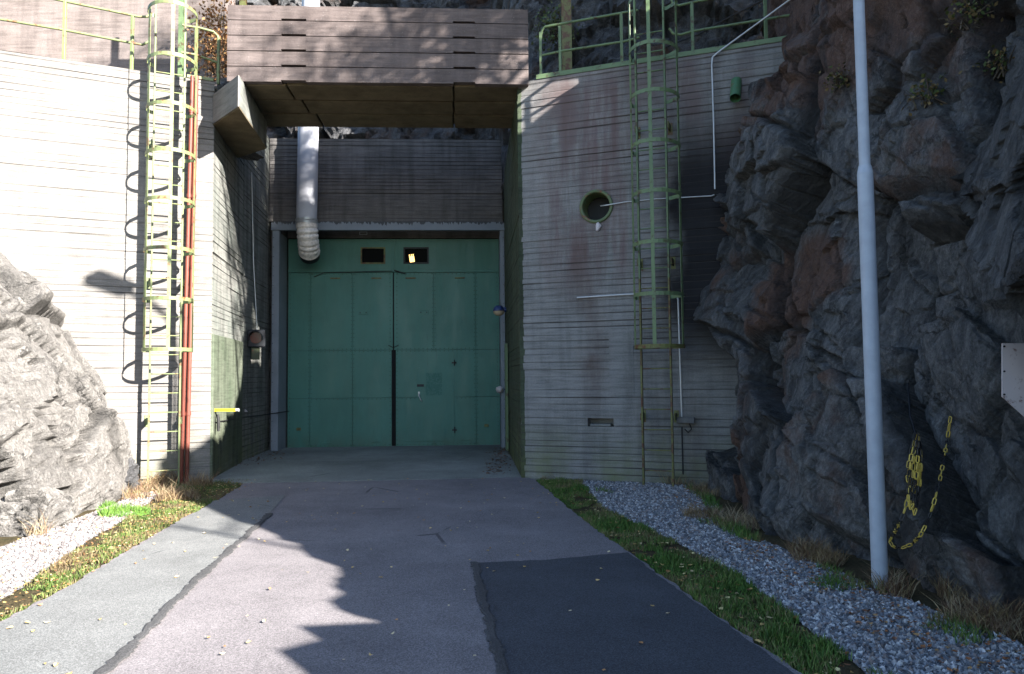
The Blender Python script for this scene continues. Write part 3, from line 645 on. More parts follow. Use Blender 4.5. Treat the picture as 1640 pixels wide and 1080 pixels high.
# side plates of the outer leaf frame (full height)
VL = [XL, XLI, gx(565), XC-.012]; VR = [XC+.012, gx(695), XRI, XR]
HZ = [.03, gz(637), gz(561), ZS-.015]
def rivets(x0, z0, x1, z1, sp=.10, r=.012):
    mb = MB(); L = math.hypot(x1-x0, z1-z0); n = int(L/sp)
    for i in range(n+1):
        x = x0+(x1-x0)*i/n; z = z0+(z1-z0)*i/n; vs = []; 
        for k in range(6): an = k*math.pi/3; vs.append((x+r*math.cos(an), -.034, z+r*math.sin(an)))
        vs.append((x, -.041, z)); mb.add(vs, [(k, (k+1) % 6, 6) for k in range(6)], PM)
    return mb
GAP0, GAP1 = gx(627.5), gx(634.0); ZG = gz(558)
WX0, WX1, WZ1 = gx(668), gx(727), gz(563)
for side, xs in ((0, VL), (1, VR)):
    leaf_cols = list(zip(xs, xs[1:]))
    for a, b in leaf_cols:
        for c, d in zip(HZ, HZ[1:]):
            aa, bb = a, b
            if side == 0 and b > XC-.05 and c < ZG-.1: bb = GAP0
            if side == 1 and a < XC+.05 and c < ZG-.1: aa = GAP1
            yo = -.030+random.uniform(-.0025, .0025)
            pbox('door_panel', aa+.0025, bb-.0025, yo, 0, c+.0025, d-.0025, M['door'], gate, .0015)
rv = MB()
for (a, b, c, d) in [(x, .08, x, ZS-.05) for x in (XL+.05, XLI-.03, XLI+.03, gx(565)-.03, gx(565)+.03, XC-.08, XC+.08, gx(695)+.03, gx(695)-.03, XRI-.03, XRI+.03, XR-.05)] + \
    [(XLI+.05, z, XC-.1, z) for z in (gz(561)-.03, gz(561)+.03, gz(637)-.03, ZS-.05, .07)] + [(XC+.1, z, XRI-.05, z) for z in (gz(561)-.03, gz(561)+.03, gz(637)-.03, ZS-.05, .07)]:
    m_ = rivets(a, b, c, d); rv.add(m_.v, m_.f)
o = rv.build('rivets', paint('rivet_green', (.02, .075, .052), .1), gate); o['kind'] = 'stuff'
pbox('gap_strip', GAP0, GAP1, -.012, .01, .04, ZG, M['gap_dark'], gate)  # near-black strip painting the shade of the open gap between the leaves
pbox('centre_seam_strip', XC-.012, XC+.012, -.02, .0, ZG, ZS-.02, M['gap_dark'], gate)
# wicket door
wk = pbox('wicket_door', WX0, WX1, -.046, -.034, .14, WZ1-.01, M['door'], gate, .002)
for zz_ in (gz(582), gz(690)):
    mb = MB(); mb.tube([(WX1+.01, -.058, zz_-.07), (WX1+.01, -.058, zz_+.07)], .014, 8, PM); mb.box(WX1-.05, WX1+.06, -.056, -.047, zz_-.02, zz_+.02, PM); mb.build('hinge', M['dark_steel'], wk)
mb = MB(); hx, hz = gx(671), gz(632); mb.tube([(hx+.0, -.046, hz), (hx, -.09, hz), (hx+.03, -.10, hz-.10), (hx+.07, -.09, hz-.17)], .012, 8, PM); mb.box(hx-.02, hx+.02, -.052, -.046, hz-.05, hz+.06, PM, .004); mb.build('handle', M['galv'], wk)
mb = MB(); mb.box(gx(668), gx(679), -.056, -.046, gz(620), gz(616), PM, .003); mb.build('lock_plate', M['dark_steel'], wk)
s = Sh('scraped_sticker'); c = s.mix(s.ramp(s.noise(25, 5, .8), [(.45, 0.0), (.6, 1.0)]), (.035, .13, .105), (.07, .17, .145)); 
mb = MB(); mb.box(gx(682), gx(708), -.0475, -.0462, gz(634), gz(598), PM); mb.build('sticker_residue', s.out(c, .6), wk)
# grab plates, stops, latches
for (x, y) in ((537, 446), (603, 446), (658, 446), (737, 446)):
    pbox('top_stop', gx(x)-.12, gx(x)+.12, -.050, -.032, gz(y)-.015, gz(y)+.015, M['green_rusty'], gate, .003)
for (x, y) in ((525, 708), (603, 707), (649, 707), (745, 706)):
    pbox('bottom_stop', gx(x)-.12, gx(x)+.12, -.052, -.032, gz(y)-.012, gz(y)+.015, M['door'], gate, .003)
for x in (582, 679):
    p_ = pbox('bolt_plate', gx(x)-.11, gx(x)+.11, -.044, -.032, gz(501)-.045, gz(501)+.045, M['door'], gate, .003)
    mb = MB(); 
    for q in (-.07, .07): mb = MB(); mb.tube([(gx(x)+q, -.056, gz(501)), (gx(x)+q, -.044, gz(501))], .014, 8, PM); mb.build('bolt_head', M['dark_steel'], p_)
for (x, y) in ((480, 686), (778, 684)):
    mb = MB(); mb.box(gx(x)-.05, gx(x)+.05, -.075, -.032, gz(y)-.02, gz(y)+.04, PM, .004); mb.build('door_stop', M['green_rusty'], gate)
mb = MB(); mb.tube([(XC-.12, -.07, ZG+.07), (XC, -.06, ZG+.01), (XC+.12, -.07, ZG+.07)], .010, 6, PM); mb.build('latch', M['dark_steel'], gate)
mb = MB(); mb.tube([(gx(503), -.05, gz(444)), (gx(520), -.07, gz(437)), (gx(560), -.07, gz(436.5)), (gx(629), -.07, gz(435))], .010, 6, PM); mb.build('closing_bar', M['dark_steel'], gate)
mb = MB(); mb.tube([(gx(632), -.07, gz(434)), (gx(650), -.06, gz(439))], .018, 6, PM); mb.build('closing_bar', M['dark_steel'], gate)
pbox('bottom_gap_strip', XL, XR, -.03, .0, .0, .028, M['gap_dark'], gate)
# small notice frame above the gate
mb = MB(); c = PF(582, 374, -.35)
for q in ((-.09, -.08, -.035, .035), (.08, .09, -.035, .035), (-.09, .09, -.035, -.027), (-.09, .09, .027, .035)): mb.box(c.x+q[0], c.x+q[1], -.37, -.355, c.z+q[2], c.z+q[3], PM)
tag(mb.build('bracket_frame', M['galv']), 'tiny empty metal frame under the grey lintel channel, above the gate', 'bracket')

# ------------------------------------------------------------------ ventilation duct
dc = PF(487, 300, -1.15); dz = PF(487, 365, -1.15).z; rD = .228
duct = thing('ventilation_duct', PM @ Vector((dc.x, -1.15, dz-.8)), 'grey round ventilation pipe with a crinkled foil elbow, hanging before the gate', 'duct')
mb = MB(); DX = dc.x+.06
mb.tube([(DX, -1.15, dz+.12), (DX+.03, -1.15, 7.4)], rD, 28, PM, False); mb.build('pipe', M['duct'], duct)
mb = MB(); mb.tube([(DX+.03, -1.15, 7.38), (DX+.08, -1.15, 11.2)], .20, 24, PM); mb.build('upper_pipe', M['duct'], duct)
for z_ in (dz+.10, dz+.17, 7.36):
    mb = MB(); mb.tube([(DX+(.03 if z_ > 7 else 0), -1.15, z_-.02), (DX+(.03 if z_ > 7 else 0), -1.15, z_+.02)], rD+.014, 28, PM); mb.build('clamp_ring', M['galv'], duct)
pts = []; rr = []
for i in range(61):
    t = i/60; an = t*math.pi*.42; pts.append((DX+.02*math.sin(t*3), -1.15+.42*(1-math.cos(an))*.9, dz+.10-.55*math.sin(an)*1.05-.03*t)); rr.append(rD*(.94+.11*abs(math.sin(t*math.pi*6.5))**.6+.015*math.sin(t*57)))
mb = MB(); mb.tube(pts, rr, 28, PM, False); mb.build('foil_elbow', M['foil'], duct)
mb = MB(); q0, q1 = Vector(pts[-2]), Vector(pts[-1]); dd = (q1-q0).normalized(); mb.tube([q1-dd*.02, q1+dd*.18], rD*.98, 24, PM); mb.build('pipe_end', M['dark_steel'], duct)

# ------------------------------------------------------------------ caged ladders (local: x along wall, y out of the wall, z up)
def ladder(loc, rz, label, top, zc, mat, mat_low, zrust, right, seed):
    rn = random.Random(seed); rn_ = rn
    L = thing('caged_ladder', (0, 0, 0), label, 'ladder')
    hw = .215; st = .27
    for sx in (-1, 1):
        mb = MB(); x = sx*hw
        if right: segs = [(0.0, zrust, mat_low), (zrust, top, mat)]
        else: segs = [(0.0, top, mat)]
        for a, b, m_ in segs:
            mb = MB(); mb.box(x-.014, x+.014, st-.035, st+.035, a, b, None, .003); mb.build('rail', m_, L)
    z = .22; 
    while z < top-.75:
        mb = MB(); mb.tube([(-hw+.012, st, z), (hw-.012, st, z)], .010, 6); mb.build('rung', mat_low if (right and z < zrust) else mat, L); z += .298
    off = -.085 if right else -.03
    def hoop_pts(zz, r_=.36, dp=.34):
        pts = [(-hw, st, zz), (-hw-.06, st+.01, zz), (-r_+off, st+.14, zz)]
        for k in range(1, 16):
            a = math.pi*(1-k/16); pts.append((off+r_*math.cos(a), st+.14+.46*math.sin(a), zz))
        pts += [(r_+off, st+.14, zz), (hw+.05, st+.01, zz), (hw, st, zz)]
        return pts
    for k, zz in enumerate(zc):
        mb = MB(); mb.strip(hoop_pts(zz+rn.uniform(-.01, .01)), .055, .008); mb.build('cage_hoop', mat_low if right and k in (0,) else mat, L)
    hp_ = hoop_pts(0)
    for k, i in enumerate((3, 10, 16)):
        p = Vector(hp_[i]); c = Vector((off, st+.1, 0)); dn = (c-p); dn.z = 0; dn.normalize(); p2 = p+dn*.009
        tt = Vector((-dn.y, dn.x, 0)); mb = MB()
        vs = []
        for zz in (zc[0]-.02, zc[-1]+.02):
            for a, b in ((-.026, -.0035), (.026, -.0035), (.026, .0035), (-.026, .0035)): q = p2+tt*a+dn*b; vs.append((q.x, q.y, zz))
        mb.add(vs, [(0, 1, 2, 3), (4, 5, 6, 7), (0, 1, 5, 4), (1, 2, 6, 5), (2, 3, 7, 6), (3, 0, 4, 7)]); mb.build('cage_bar', mat, L)
    for z_ in ([.98, 3.15, 5.35] if not right else [1.0, 3.30, 5.35]):
        for sx in (-1, 1):
            mb = MB(); x = sx*(hw+.03)
            mb.box(x-.035, x+.035, .0, .012, z_-.09, z_+.09); mb.box(x-.012, x+.012, .012, st-.036, z_-.05, z_+.05); mb.box(x-.03*1, x+.03, st-.034, st+.03, z_-.05, z_+.05) if False else None
            mb.build('wall_bracket', mat_low if right else mat, L)
    L.location = loc; L.rotation_euler = (0, 0, rz); L['group'] = 'caged ladders on the wing walls'; return L
def fix_parent_inverse(L):
    for c in L.children: c.matrix_parent_inverse = Matrix.Identity(4)
zL = lambda y, X=0: None
def wallz(px, py, p0, nrm, st=.8): return PLN(px, py, Vector(p0)+nrm*st, nrm).z
# left ladder
lf = PLN(265, 560, A+LN*.27, LN); lf = lf-LN*.27; lf.z = .02
zcL = [wallz(285, y, A, LN, .85) for y in (561, 480, 399, 320, 243, 167, 89, 8)]
rzL = math.atan2(LN.y, LN.x)-math.pi/2
Ll = ladder(lf, rzL, 'yellow-green caged ladder on the sunlit left wing wall', 7.75, zcL, M['green_left'], M['green_left'], 0, False, 3)
fix_parent_inverse(Ll)
rf = PLN(1051, 600, Bc+RN*.27, RN)-RN*.27; rf.z = .02
zcR = [wallz(1035, y, Bc, RN, .85) for y in (557, 473, 390, 309, 228, 148, 69, -10)]
rzR = math.atan2(RN.y, RN.x)-math.pi/2
Lr = ladder(rf, rzR, 'green caged ladder with rusty lower rails on the shaded right wing wall', 7.75, zcR, M['green_right'], M['green_rusty'], 3.05, True, 5)
fix_parent_inverse(Lr)
# local x axis of the ladder frames must point along the wall; (y out) is fixed by rz

# ------------------------------------------------------------------ handrails on the wing walls
def railing(label, pts, posts, zt, base, toe, mat, curls=()):
    T = thing('handrail', base, label, 'railing', 0.0, 'handrails on the wing walls')
    for k, pl in enumerate(pts):
        mb = MB(); mb.tube(pl, .021, 8); mb.build('rail_tube', mat, T)
    for p in posts:
        mb = MB(); mb.box(p[0]-.022, p[0]+.022, p[1]-.022, p[1]+.022, p[2], p[3], None, .003); mb.build('post', mat, T)
    for t in toe:
        mb = MB(); mb.add(*t); mb.build('toe_plate', mat, T)
    return T
def wp(px_, wall0, nrm, back):                            # point of a wall's top line (set back) under pixel column
    return PLN(px_, 100, wall0-nrm*back, nrm)
def Rp(x, z, back=.10, w0=Bc, nn_=RN, ref=None):
    p = PLN(x, ref if ref else 90, Vector(w0)-nn_*back, nn_); return Vector((p.x, p.y, z))
def zfor(x, y, w0, nn_, back=.10): return PLN(x, y, Vector(w0)-nn_*back, nn_).z
# right railing
def RPx(x, y): return PLN(x, y, Bc-RN*.10, RN)
tp = [RPx(866, 60), RPx(868, 49), RPx(873, 43), RPx(996, 21), RPx(1022, 16)]
md = [RPx(868, 89), RPx(900, 82), RPx(998, 67), RPx(1024, 60)]
tp2 = [RPx(1074, -3), RPx(1078, 6), RPx(1088, 9), RPx(1108, 4), RPx(1130, 0), RPx(1270, -24)]
md2 = [RPx(1072, 46), RPx(1078, 54), RPx(1090, 56), RPx(1110, 50), RPx(1227, 31), RPx(1268, 24)]
posts = []
for x, y0 in ((866, 52), (897, 42), (996, 22), (1110, 4), (1228, -17)):
    p = RPx(x, 100); posts.append((p.x, p.y, ZTR+.0, RPx(x, y0).z))
def plate_on(w0, dir_, nn_, s0, s1, z0, z1, back, out_):
    w0 = Vector(w0); c = [w0+dir_*s0-nn_*back, w0+dir_*s1-nn_*back, w0+dir_*s1+nn_*out_, w0+dir_*s0+nn_*out_]
    vs = [(p.x, p.y, z) for z in (z0, z1) for p in c]; return vs, [(0, 3, 2, 1), (4, 5, 6, 7), (0, 1, 5, 4), (1, 2, 6, 5), (2, 3, 7, 6), (3, 0, 4, 7)]
sR0 = (RPx(862, 130)-Bc).dot(RDIR)
railing('green tubular handrail with a green kerb along the top of the right wing wall', [tp, md, tp2, md2], posts, 0, (posts[0][0], posts[0][1], ZTR), [plate_on(Bc, RDIR, RN, sR0, 4.4, ZTR+.002, ZTR+.075, .14, .012)], M['green_right'])
def LPx(x, y): return PLN(x, y, A-LN*.10, LN)
tpl = [LPx(-60, -32), LPx(93, 0), LPx(175, 17), LPx(222, 27), LPx(236, 27), LPx(241, 22)]
mdl = [LPx(-60, 18), LPx(0, 31), LPx(102, 48), LPx(210, 69), LPx(228, 72), LPx(240, 66)]
tpr = [LPx(292, 40), LPx(298, 42), LPx(320, 45), LPx(342, 51), LPx(349, 58), LPx(350, 68)]
mdr = [LPx(290, 84), LPx(314, 88), LPx(350, 101)]
posts = []
for x, y0, y1 in ((102, 0, 88), (211, 26, 107), (314, 45, 126), (350, 60, 134), (-40, -30, 60)):
    p = LPx(x, 100); posts.append((p.x, p.y, ZTL, LPx(x, y0).z))
railing('pale green tubular handrail along the top of the sunlit left wing wall', [tpl, mdl, tpr, mdr], posts, 0, (posts[0][0], posts[0][1], ZTL), [plate_on(A, -LDIR, LN, -.42, -.02, ZTL+.002, ZTL+.05, .12, .012)], M['green_left'])

# steel posts behind the railings
def ipost(x, y, z0, z1, label, mat, wdt=.09):
    mb = MB(); mb.box(x-wdt, x+wdt, y-wdt, y-wdt+.014, z0+.012, z1); mb.box(x-wdt, x+wdt, y+wdt-.014, y+wdt, z0+.012, z1); mb.box(x-.006, x+.006, y-wdt+.015, y+wdt-.015, z0+.012, z1)
    o = mb.build('steel_post', mat); tag(o, label, 'post')
    mb = MB(); mb.box(x-.16, x+.16, y-.16, y+.16, z0-.01, z0+.011); mb.build('base_plate', mat, o); return o
p = YP(908, 114, 12.9); ipost(p.x, 12.9, 6.1, 10.5, 'grey-green steel column standing behind the right handrail', M['green_rusty'], .085)
p = YP(290, 60, 12.75); gpst = ipost(p.x, 12.75, 6.15, 9.6, 'slim green steel column behind the left caged ladder', M['green_right'], .035)
mb = MB(); mb.box(-5.6, -4.2, 12.35, 12.7, 8.8, 9.25, None, .02); mb.box(-4.6, -4.5, 12.45, 12.55, 6.15, 8.8)  # unseen box on a leg, added to throw a shadow on the parapet
tag(mb.build('shadow_box', M['green_rusty']), 'added out-of-view green box above the left caged ladder, shading the parapet', 'shadow caster')
mb = MB(); a = YP(845, -200, 12.3); mb.tube([YP(812, 20, 12.6), YP(818, -40, 12.6)], .035, 8); tag(mb.build('pipe_stub', M['black']), 'black pipe rising behind the right end of the lintel box', 'pipe')
# black cable across the rock behind right railing
mb = MB(); mb.tube([YP(x, y, 12.35) for x, y in ((1062, 78), (1085, 68), (1120, 55), (1160, 32), (1200, 12), (1240, -8))], .014, 6); tag(mb.build('cable', M['black']), 'thick black cable sagging behind the right handrail', 'cable')

# ------------------------------------------------------------------ red pipes on the left wall
for k, (xt, xb) in enumerate(((308, 290), (315, 299))):
    p0 = PLN(xt, 122, A+LN*.10, LN); p1 = PLN(xb, 770, A+LN*.10, LN); pm_ = (p0+p1)/2
    T = thing('red_pipe', (p1.x, p1.y, 0), ('red-brown steel pipe just right of the left caged ladder, nearer the rungs', 'red-brown steel pipe right of the left caged ladder, nearer the portal')[k], 'pipe', 0.0, 'red-brown pipes beside the left ladder')
    mb = MB(); mb.tube([(p1.x, p1.y, .0), (p0.x, p0.y, p0.z)], .031, 12); mb.build('pipe', M['red_pipe'], T)
    for z_ in (1.1, 2.9, 4.6, 6.0):
        c_ = p1.lerp(p0, z_/p0.z); mb = MB(); mb.tube([(c_.x, c_.y, z_-.03), (c_.x, c_.y, z_+.03)], .040, 12); mb.build('pipe_collar', M['red_pipe'], T)

# ------------------------------------------------------------------ fittings on the right wall
fl = thing('wall_sleeve', hp, 'round green-rimmed pipe opening in the right wing wall', 'pipe')
mb = MB(); mb.lathe([(.215, -.30), (.215, .012), (.222, .03), (.262, .03), (.268, .018), (.268, .0)], 40, HM); mb.build('flange', M['green_rusty'] if False else paint('olive_flange', (.09, .125, .055), .3), fl)
mb = MB(); mb.lathe([(.0, -.30), (.214, -.30)], 40, HM); mb.build('sleeve_back', M['black'], fl)
mb = MB(); c = PLN(957, 364, Bc+RN*.03, RN); mb.tube([c+Vector((.0, 0, .07)), c+Vector((.02, 0, .02)), c+Vector((-.01, 0, -.06))], [.02, .05, .02], 8); mb.build('foam_drip', M['white_enamel'], fl)
mb = MB(); c = PLN(1179, 137, Bc+RN*.02, RN); dr = (RN*.55+Vector((-.03, 0, -.85))).normalized(); mb.tube([c-dr*.1, c+dr*.30], .078, 20, None, False); mb.tube([c-dr*.05, c+dr*.02], .07, 16)
o = mb.build('drain_pipe', paint('green_pipe', (.06, .15, .07), .1)); tag(o, 'short green pipe stub sticking out near the top of the right wing wall', 'pipe')
def on_r(l, off=.02): return [PLN(x, y, Bc+RN*off, RN) for x, y in l]
def conduit(pts, r_, label, mat=None, clips=0):
    T = thing('conduit', pts[-1], label, 'conduit', 0.0, 'cable conduits on the right wing wall'); mb = MB(); mb.tube(pts, r_, 8); mb.build('tube', mat or M['wire'], T)
    return T
T = conduit([YP(1300, -28, 10.2)] + on_r([(1262, 2), (1150, 84), (1141, 92), (1140, 104), (1143, 200), (1145, 303)], .05), .013, 'white cable conduit running down from the handrail, left of the rock', None)
T2 = conduit(on_r([(1144, 312), (1139, 314), (1050, 319), (1000, 324)], .02)+on_r([(970, 329)], .06)+[PLN(962, 330, Bc-RN*.1, RN)], .009, 'thin grey cable along the wall into the round pipe opening')
T3 = conduit(on_r([(924, 477), (1000, 472), (1076, 469), (1083, 472), (1086, 480), (1089, 580), (1092, 668)], .03), .013, 'white conduit bending down from the ladder to the small junction box')
T4 = conduit(on_r([(1092, 684), (1094, 760)], .03), .011, 'dark conduit below the small junction box', M['dark_steel'])
jb = PLN(1099, 674, Bc, RN); jl = RI @ jb
T = thing('junction_box', jb, 'small dark junction box on brackets beside the right ladder', 'junction box')
mb = MB(); mb.box(jl.x-.13, jl.x+.13, .002, .09, jl.z-.035, jl.z+.05, RM, .006); mb.build('body', M['boxgrey'], T)
mb = MB(); mb.tube([RM @ Vector((jl.x+.05, .05, jl.z-.03)), RM @ Vector((jl.x+.08, .05, jl.z-.12)), RM @ Vector((jl.x+.03, .05, jl.z-.17)), RM @ Vector((jl.x-.02, .04, jl.z-.12))], .009, 6); mb.build('cable_loop', M['black'], T)
# niche stones
mb = MB(); q = RI @ PLN(960, 682, Bc, RN); mb.box(a1.x+.02, a2.x-.06, -.2, -.05, a2.z+.002, a2.z+.04, RM, .01); tag(mb.build('niche_debris', M['conc_right']), 'crumbled concrete lying in the small rectangular wall niche', 'debris')
# cement patch on right wall
mb = MB(); q1 = RI @ PLN(975, 531, Bc, RN); q2 = RI @ PLN(1016, 634, Bc, RN)
mb.box(q1.x, q2.x, -.01, .010, q2.z, q1.z, RM, .004); tag(mb.build('cement_patch', M['conc_right']), 'rectangular cement repair patch left of the right ladder', 'panel')
# inner jamb fittings: blue lamp, green strip, white object
lampP = PM @ Vector((2.65, -1.6, 0)); q = PLN(799, 498, lampP, (0, 1, 0))
T = thing('wall_lamp', q, 'blue wall lamp with a pale bulkhead lens on the right jamb', 'lamp')
mb = MB(); mb.tube([PM @ Vector((2.65, -1.6, q.z+.02)), q+Vector((.05, 0, .02))], .055, 12); mb.build('arm', M['blue'], T)
mb = MB(); LM = Matrix.Translation(q); mb.lathe([(.0, .12), (.07, .11), (.12, .06), (.135, 0.0), (.13, -.01)], 20, LM); mb.build('housing', M['blue'], T)
mb = MB(); mb.lathe([(.128, -.005), (.115, -.06), (.07, -.10), (0, -.12)], 20, LM); mb.build('lens', M['lens'], T)
q = PM.inverted() @ PLN(815, 640, PM @ Vector((2.6, -2.0, 0)), PV)
mb = MB(); mb.box(2.59, 2.645, -2.3, -1.9, .10, 2.35, PM, .006); tag(mb.build('cable_cover', M['green_right']), 'narrow green cable cover on the lower right jamb', 'cable cover')
q = PF(800, 624, -.85); mb = MB(); mb.lathe([(0, .08), (.07, .05), (.09, 0), (.05, -.07), (0, -.09)], 12, PM @ Matrix.Translation((q.x+.0, -.86, q.z))); tag(mb.build('alarm_sounder', M['white_enamel']), 'small white sounder on the right steel post, low beside the gate', 'alarm')
# thin wires on side wall
tl = PLN(410, 543, Bw, Vector((1, .1, 0)))
# traffic light on the left side wall
d2 = (Cw-Bw); d2.normalize(); n2_ = Vector((d2.y, -d2.x, 0))
tp_ = PLN(410, 543, Bw+n2_*.30, n2_)
s_along = (tp_-Bw).dot(d2)
if s_along < 0:
    d2u, n2u, W0 = d1, nrm, A
else: d2u, n2u, W0 = d2, n2_, Bw
tp_ = PLN(410, 543, (0, 15.2, 0), (0, 1, 0))
T = thing('traffic_light', tp_, 'dark traffic signal box with a red lens on the left side wall', 'traffic light')
TM = Matrix.Translation(tp_) @ Matrix.Rotation(R(12), 4, 'Z')
mb = MB(); mb.box(-.17, .17, -.0, .16, -.17, .19, TM, .02); mb.build('housing', M['dark_steel'], T)
mb = MB(); mb.tube([(0, -.012, .02), (0, .0, .02)], .115, 24, TM); mb.build('lens', M['red_lens'], T)
vs = []; mb = MB(); n = 16
for k in range(n+1):
    a = math.pi*(-.1+1.2*k/n); 
    for (y, rr_) in ((0, .135), (-.20, .135), (-.20, .128), (0, .128)): vs.append((rr_*math.cos(a), y, .02+rr_*math.sin(a)))
fs = [(k*4+j, k*4+(j+1) % 4, k*4+4+(j+1) % 4, k*4+4+j) for k in range(n) for j in range(4)]
mb.add(vs, fs, TM); mb.build('visor', M['dark_steel'], T)
mb = MB(); mb.box(-.32, -.17, .08, .12, -.05, .02, TM); mb.box(-.10, .06, .06, .12, -.42, -.17, TM, .01); mb.build('bracket', paint('dark_green_bracket', (.035, .045, .02), .3), T)
mb = MB(); mb.tube([tp_+Vector((-.02, .12, .2)), YP(406, 420, 15.35), YP(403, 276, 15.35)], .010, 6); tag(mb.build('cable', M['wire']), 'thin pale cable rising from the traffic light up the left side wall', 'cable')
# yellow bar and lock post, by the render patch
yb_ = 12.35; T = thing('locking_bar', YP(346, 660, yb_), 'short yellow bar with grey ends sticking out at the left wall corner', 'bar')
a_, b_ = YP(339, 657, yb_), YP(378, 657, yb_+.02)
mb = MB(); mb.box(0, (b_-a_).length, -.02, .02, -.022, .022, Matrix.Translation(a_)); mb.build('bar', M['yellow'], T)
mb = MB(); mb.tube([a_+Vector((-.03, 0, .0)), a_+Vector((.01, 0, 0))], .045, 10); mb.tube([b_+Vector((-.01, 0, 0)), b_+Vector((.05, 0, 0))], .03, 10); mb.build('end_cap', M['galv'], T)
mb = MB(); mb.tube([YP(340, 662, yb_), YP(342, 676, yb_), YP(349, 678, yb_)], .014, 6); mb.build('hinge_arm', M['black'], T)
mb = MB(); mb.tube([YP(349, 664, yb_-.02), YP(350, 676, yb_-.02), YP(349.5, 691, yb_-.02)], [.02, .03, .022], 8); mb.build('lever', M['black'], T)
mb = MB(); mb.tube([YP(340, 677, yb_), YP(360, 674, 13.0), YP(388, 669, 14.9), YP(420, 665, 16.4), YP(447, 661, 17.0), YP(462, 659, 17.5)], .012, 6); tag(mb.build('cable', M['black']), 'dark cable running from the yellow bar to the gate', 'cable')
mb = MB(); mb.prism([(0, 0), (.16, 0), (0, .16)], -.01, .0, Matrix.Translation(YP(384, 660, 15.05)) @ Matrix.Rotation(R(90), 4, 'X')); tag(mb.build('corner_plate', M['white_enamel']), 'small white triangular plate on the side wall beside the yellow bar', 'plate')

# ------------------------------------------------------------------ lamp post
pb = G(1410, 948); 
T = thing('lamp_post', (pb.x, pb.y, 0), 'tall pale grey steel lamp post standing in the gravel by the rock', 'lamp post')
zst = PLN(1388, 266, pb, (0, 1, 0)).z
mb = MB(); mb.tube([(pb.x, pb.y, -.1), (pb.x, pb.y, zst-.06)], .057, 24); mb.tube([(pb.x, pb.y, zst-.06), (pb.x, pb.y, zst)], [.0575, .045], 24); mb.build('lower_tube', M['pole'], T)
mb = MB(); mb.tube([(pb.x, pb.y, zst-.01), (pb.x, pb.y, 7.2), (pb.x-.02, pb.y, 7.5), (pb.x-.15, pb.y, 7.8), (pb.x-.5, pb.y, 7.95), (pb.x-1.0, pb.y, 8.0)], .041, 20); mb.build('upper_tube', M['pole'], T)
mb = MB(); mb.box(pb.x-1.75, pb.x-1.0, pb.y-.14, pb.y+.14, 7.95, 8.12, None, .04); mb.build('lamp_head', M['pole'], T)
mb = MB(); mb.tube([(pb.x, pb.y, .0), (pb.x, pb.y, .035)], .085, 20); mb.build('base_collar', M['dark_steel'], T)

# ------------------------------------------------------------------ white sign plate on the rock
h0 = hit(1615, 600); Ys = min((h0.y if h0 else 4.7)-.25, 4.7)
T = thing('sign_plate', YP(1622, 660, Ys), 'blank white five-cornered sign plate at the right edge, before the rock', 'sign')
pl = [YP(x, y, Ys) for x, y in ((1605, 550), (1605, 636), (1652, 678), (1712, 678), (1712, 550))]
mb = MB(); n = len(pl); mb.add([tuple(p_) for p_ in pl]+[(p_.x, p_.y+.006, p_.z) for p_ in pl], [tuple(range(n)), tuple(range(n, 2*n))[::-1]]+[(i, (i+1) % n, n+(i+1) % n, n+i) for i in range(n)]); mb.build('plate', M['white_enamel'], T)
for x, y in ((1608, 555), (1608, 595), (1608, 632)):
    c = YP(x, y, Ys); mb = MB(); mb.tube([c+Vector((0, -.006, 0)), c], .006, 8); mb.build('screw', M['dark_steel'], T)
mb = MB(); c = YP(1672, 600, Ys); mb.tube([(c.x, Ys+.04, -.1), (c.x, Ys+.04, c.z+.3)], .03, 12); mb.build('post', M['galv'], T)

# ------------------------------------------------------------------ chain on the rock
def link_mesh(name, mat, Ln=.060, Wd=.030, r_=.0044):
    pts = []
    for k in range(16):
        a = 2*math.pi*k/16; x = math.cos(a)*(Wd/2-r_); z = math.sin(a)*(Wd/2-r_)+(Ln/2-Wd/2)*(1 if math.sin(a) > 0 else -1); pts.append(Vector((x, 0, z)))
    mb = MB(); N = len(pts); vs = []; fs = []
    for i, p_ in enumerate(pts):
        t = (pts[(i+1) % N]-pts[i-1]).normalized(); x = Vector((0, 1, 0)); y = t.cross(x)
        for k in range(5): an = 2*math.pi*k/5; vs.append(p_+(x*math.cos(an)+y*math.sin(an))*r_)
    for i in range(N):
        for k in range(5): fs.append((i*5+k, i*5+(k+1) % 5, ((i+1) % N)*5+(k+1) % 5, ((i+1) % N)*5+k))
    me = bpy.data.meshes.new(name); me.from_pydata([tuple(v) for v in vs], [], fs); me.materials.append(mat); return me
LY, LB = link_mesh('yellow_link', M['chain_yellow']), link_mesh('black_link', M['chain_black'])
hk = hit(1470, 690) or YP(1470, 690, 5.4)
T = thing('plastic_chain', hk, 'yellow and black plastic barrier chain hanging in loops on the rock', 'chain')
Yc = min([(hit(x, y) or Vector((9, 9, 9))).y for x, y in ((1470, 690), (1462, 760), (1465, 820), (1450, 860), (1500, 740), (1520, 665), (1430, 874))])
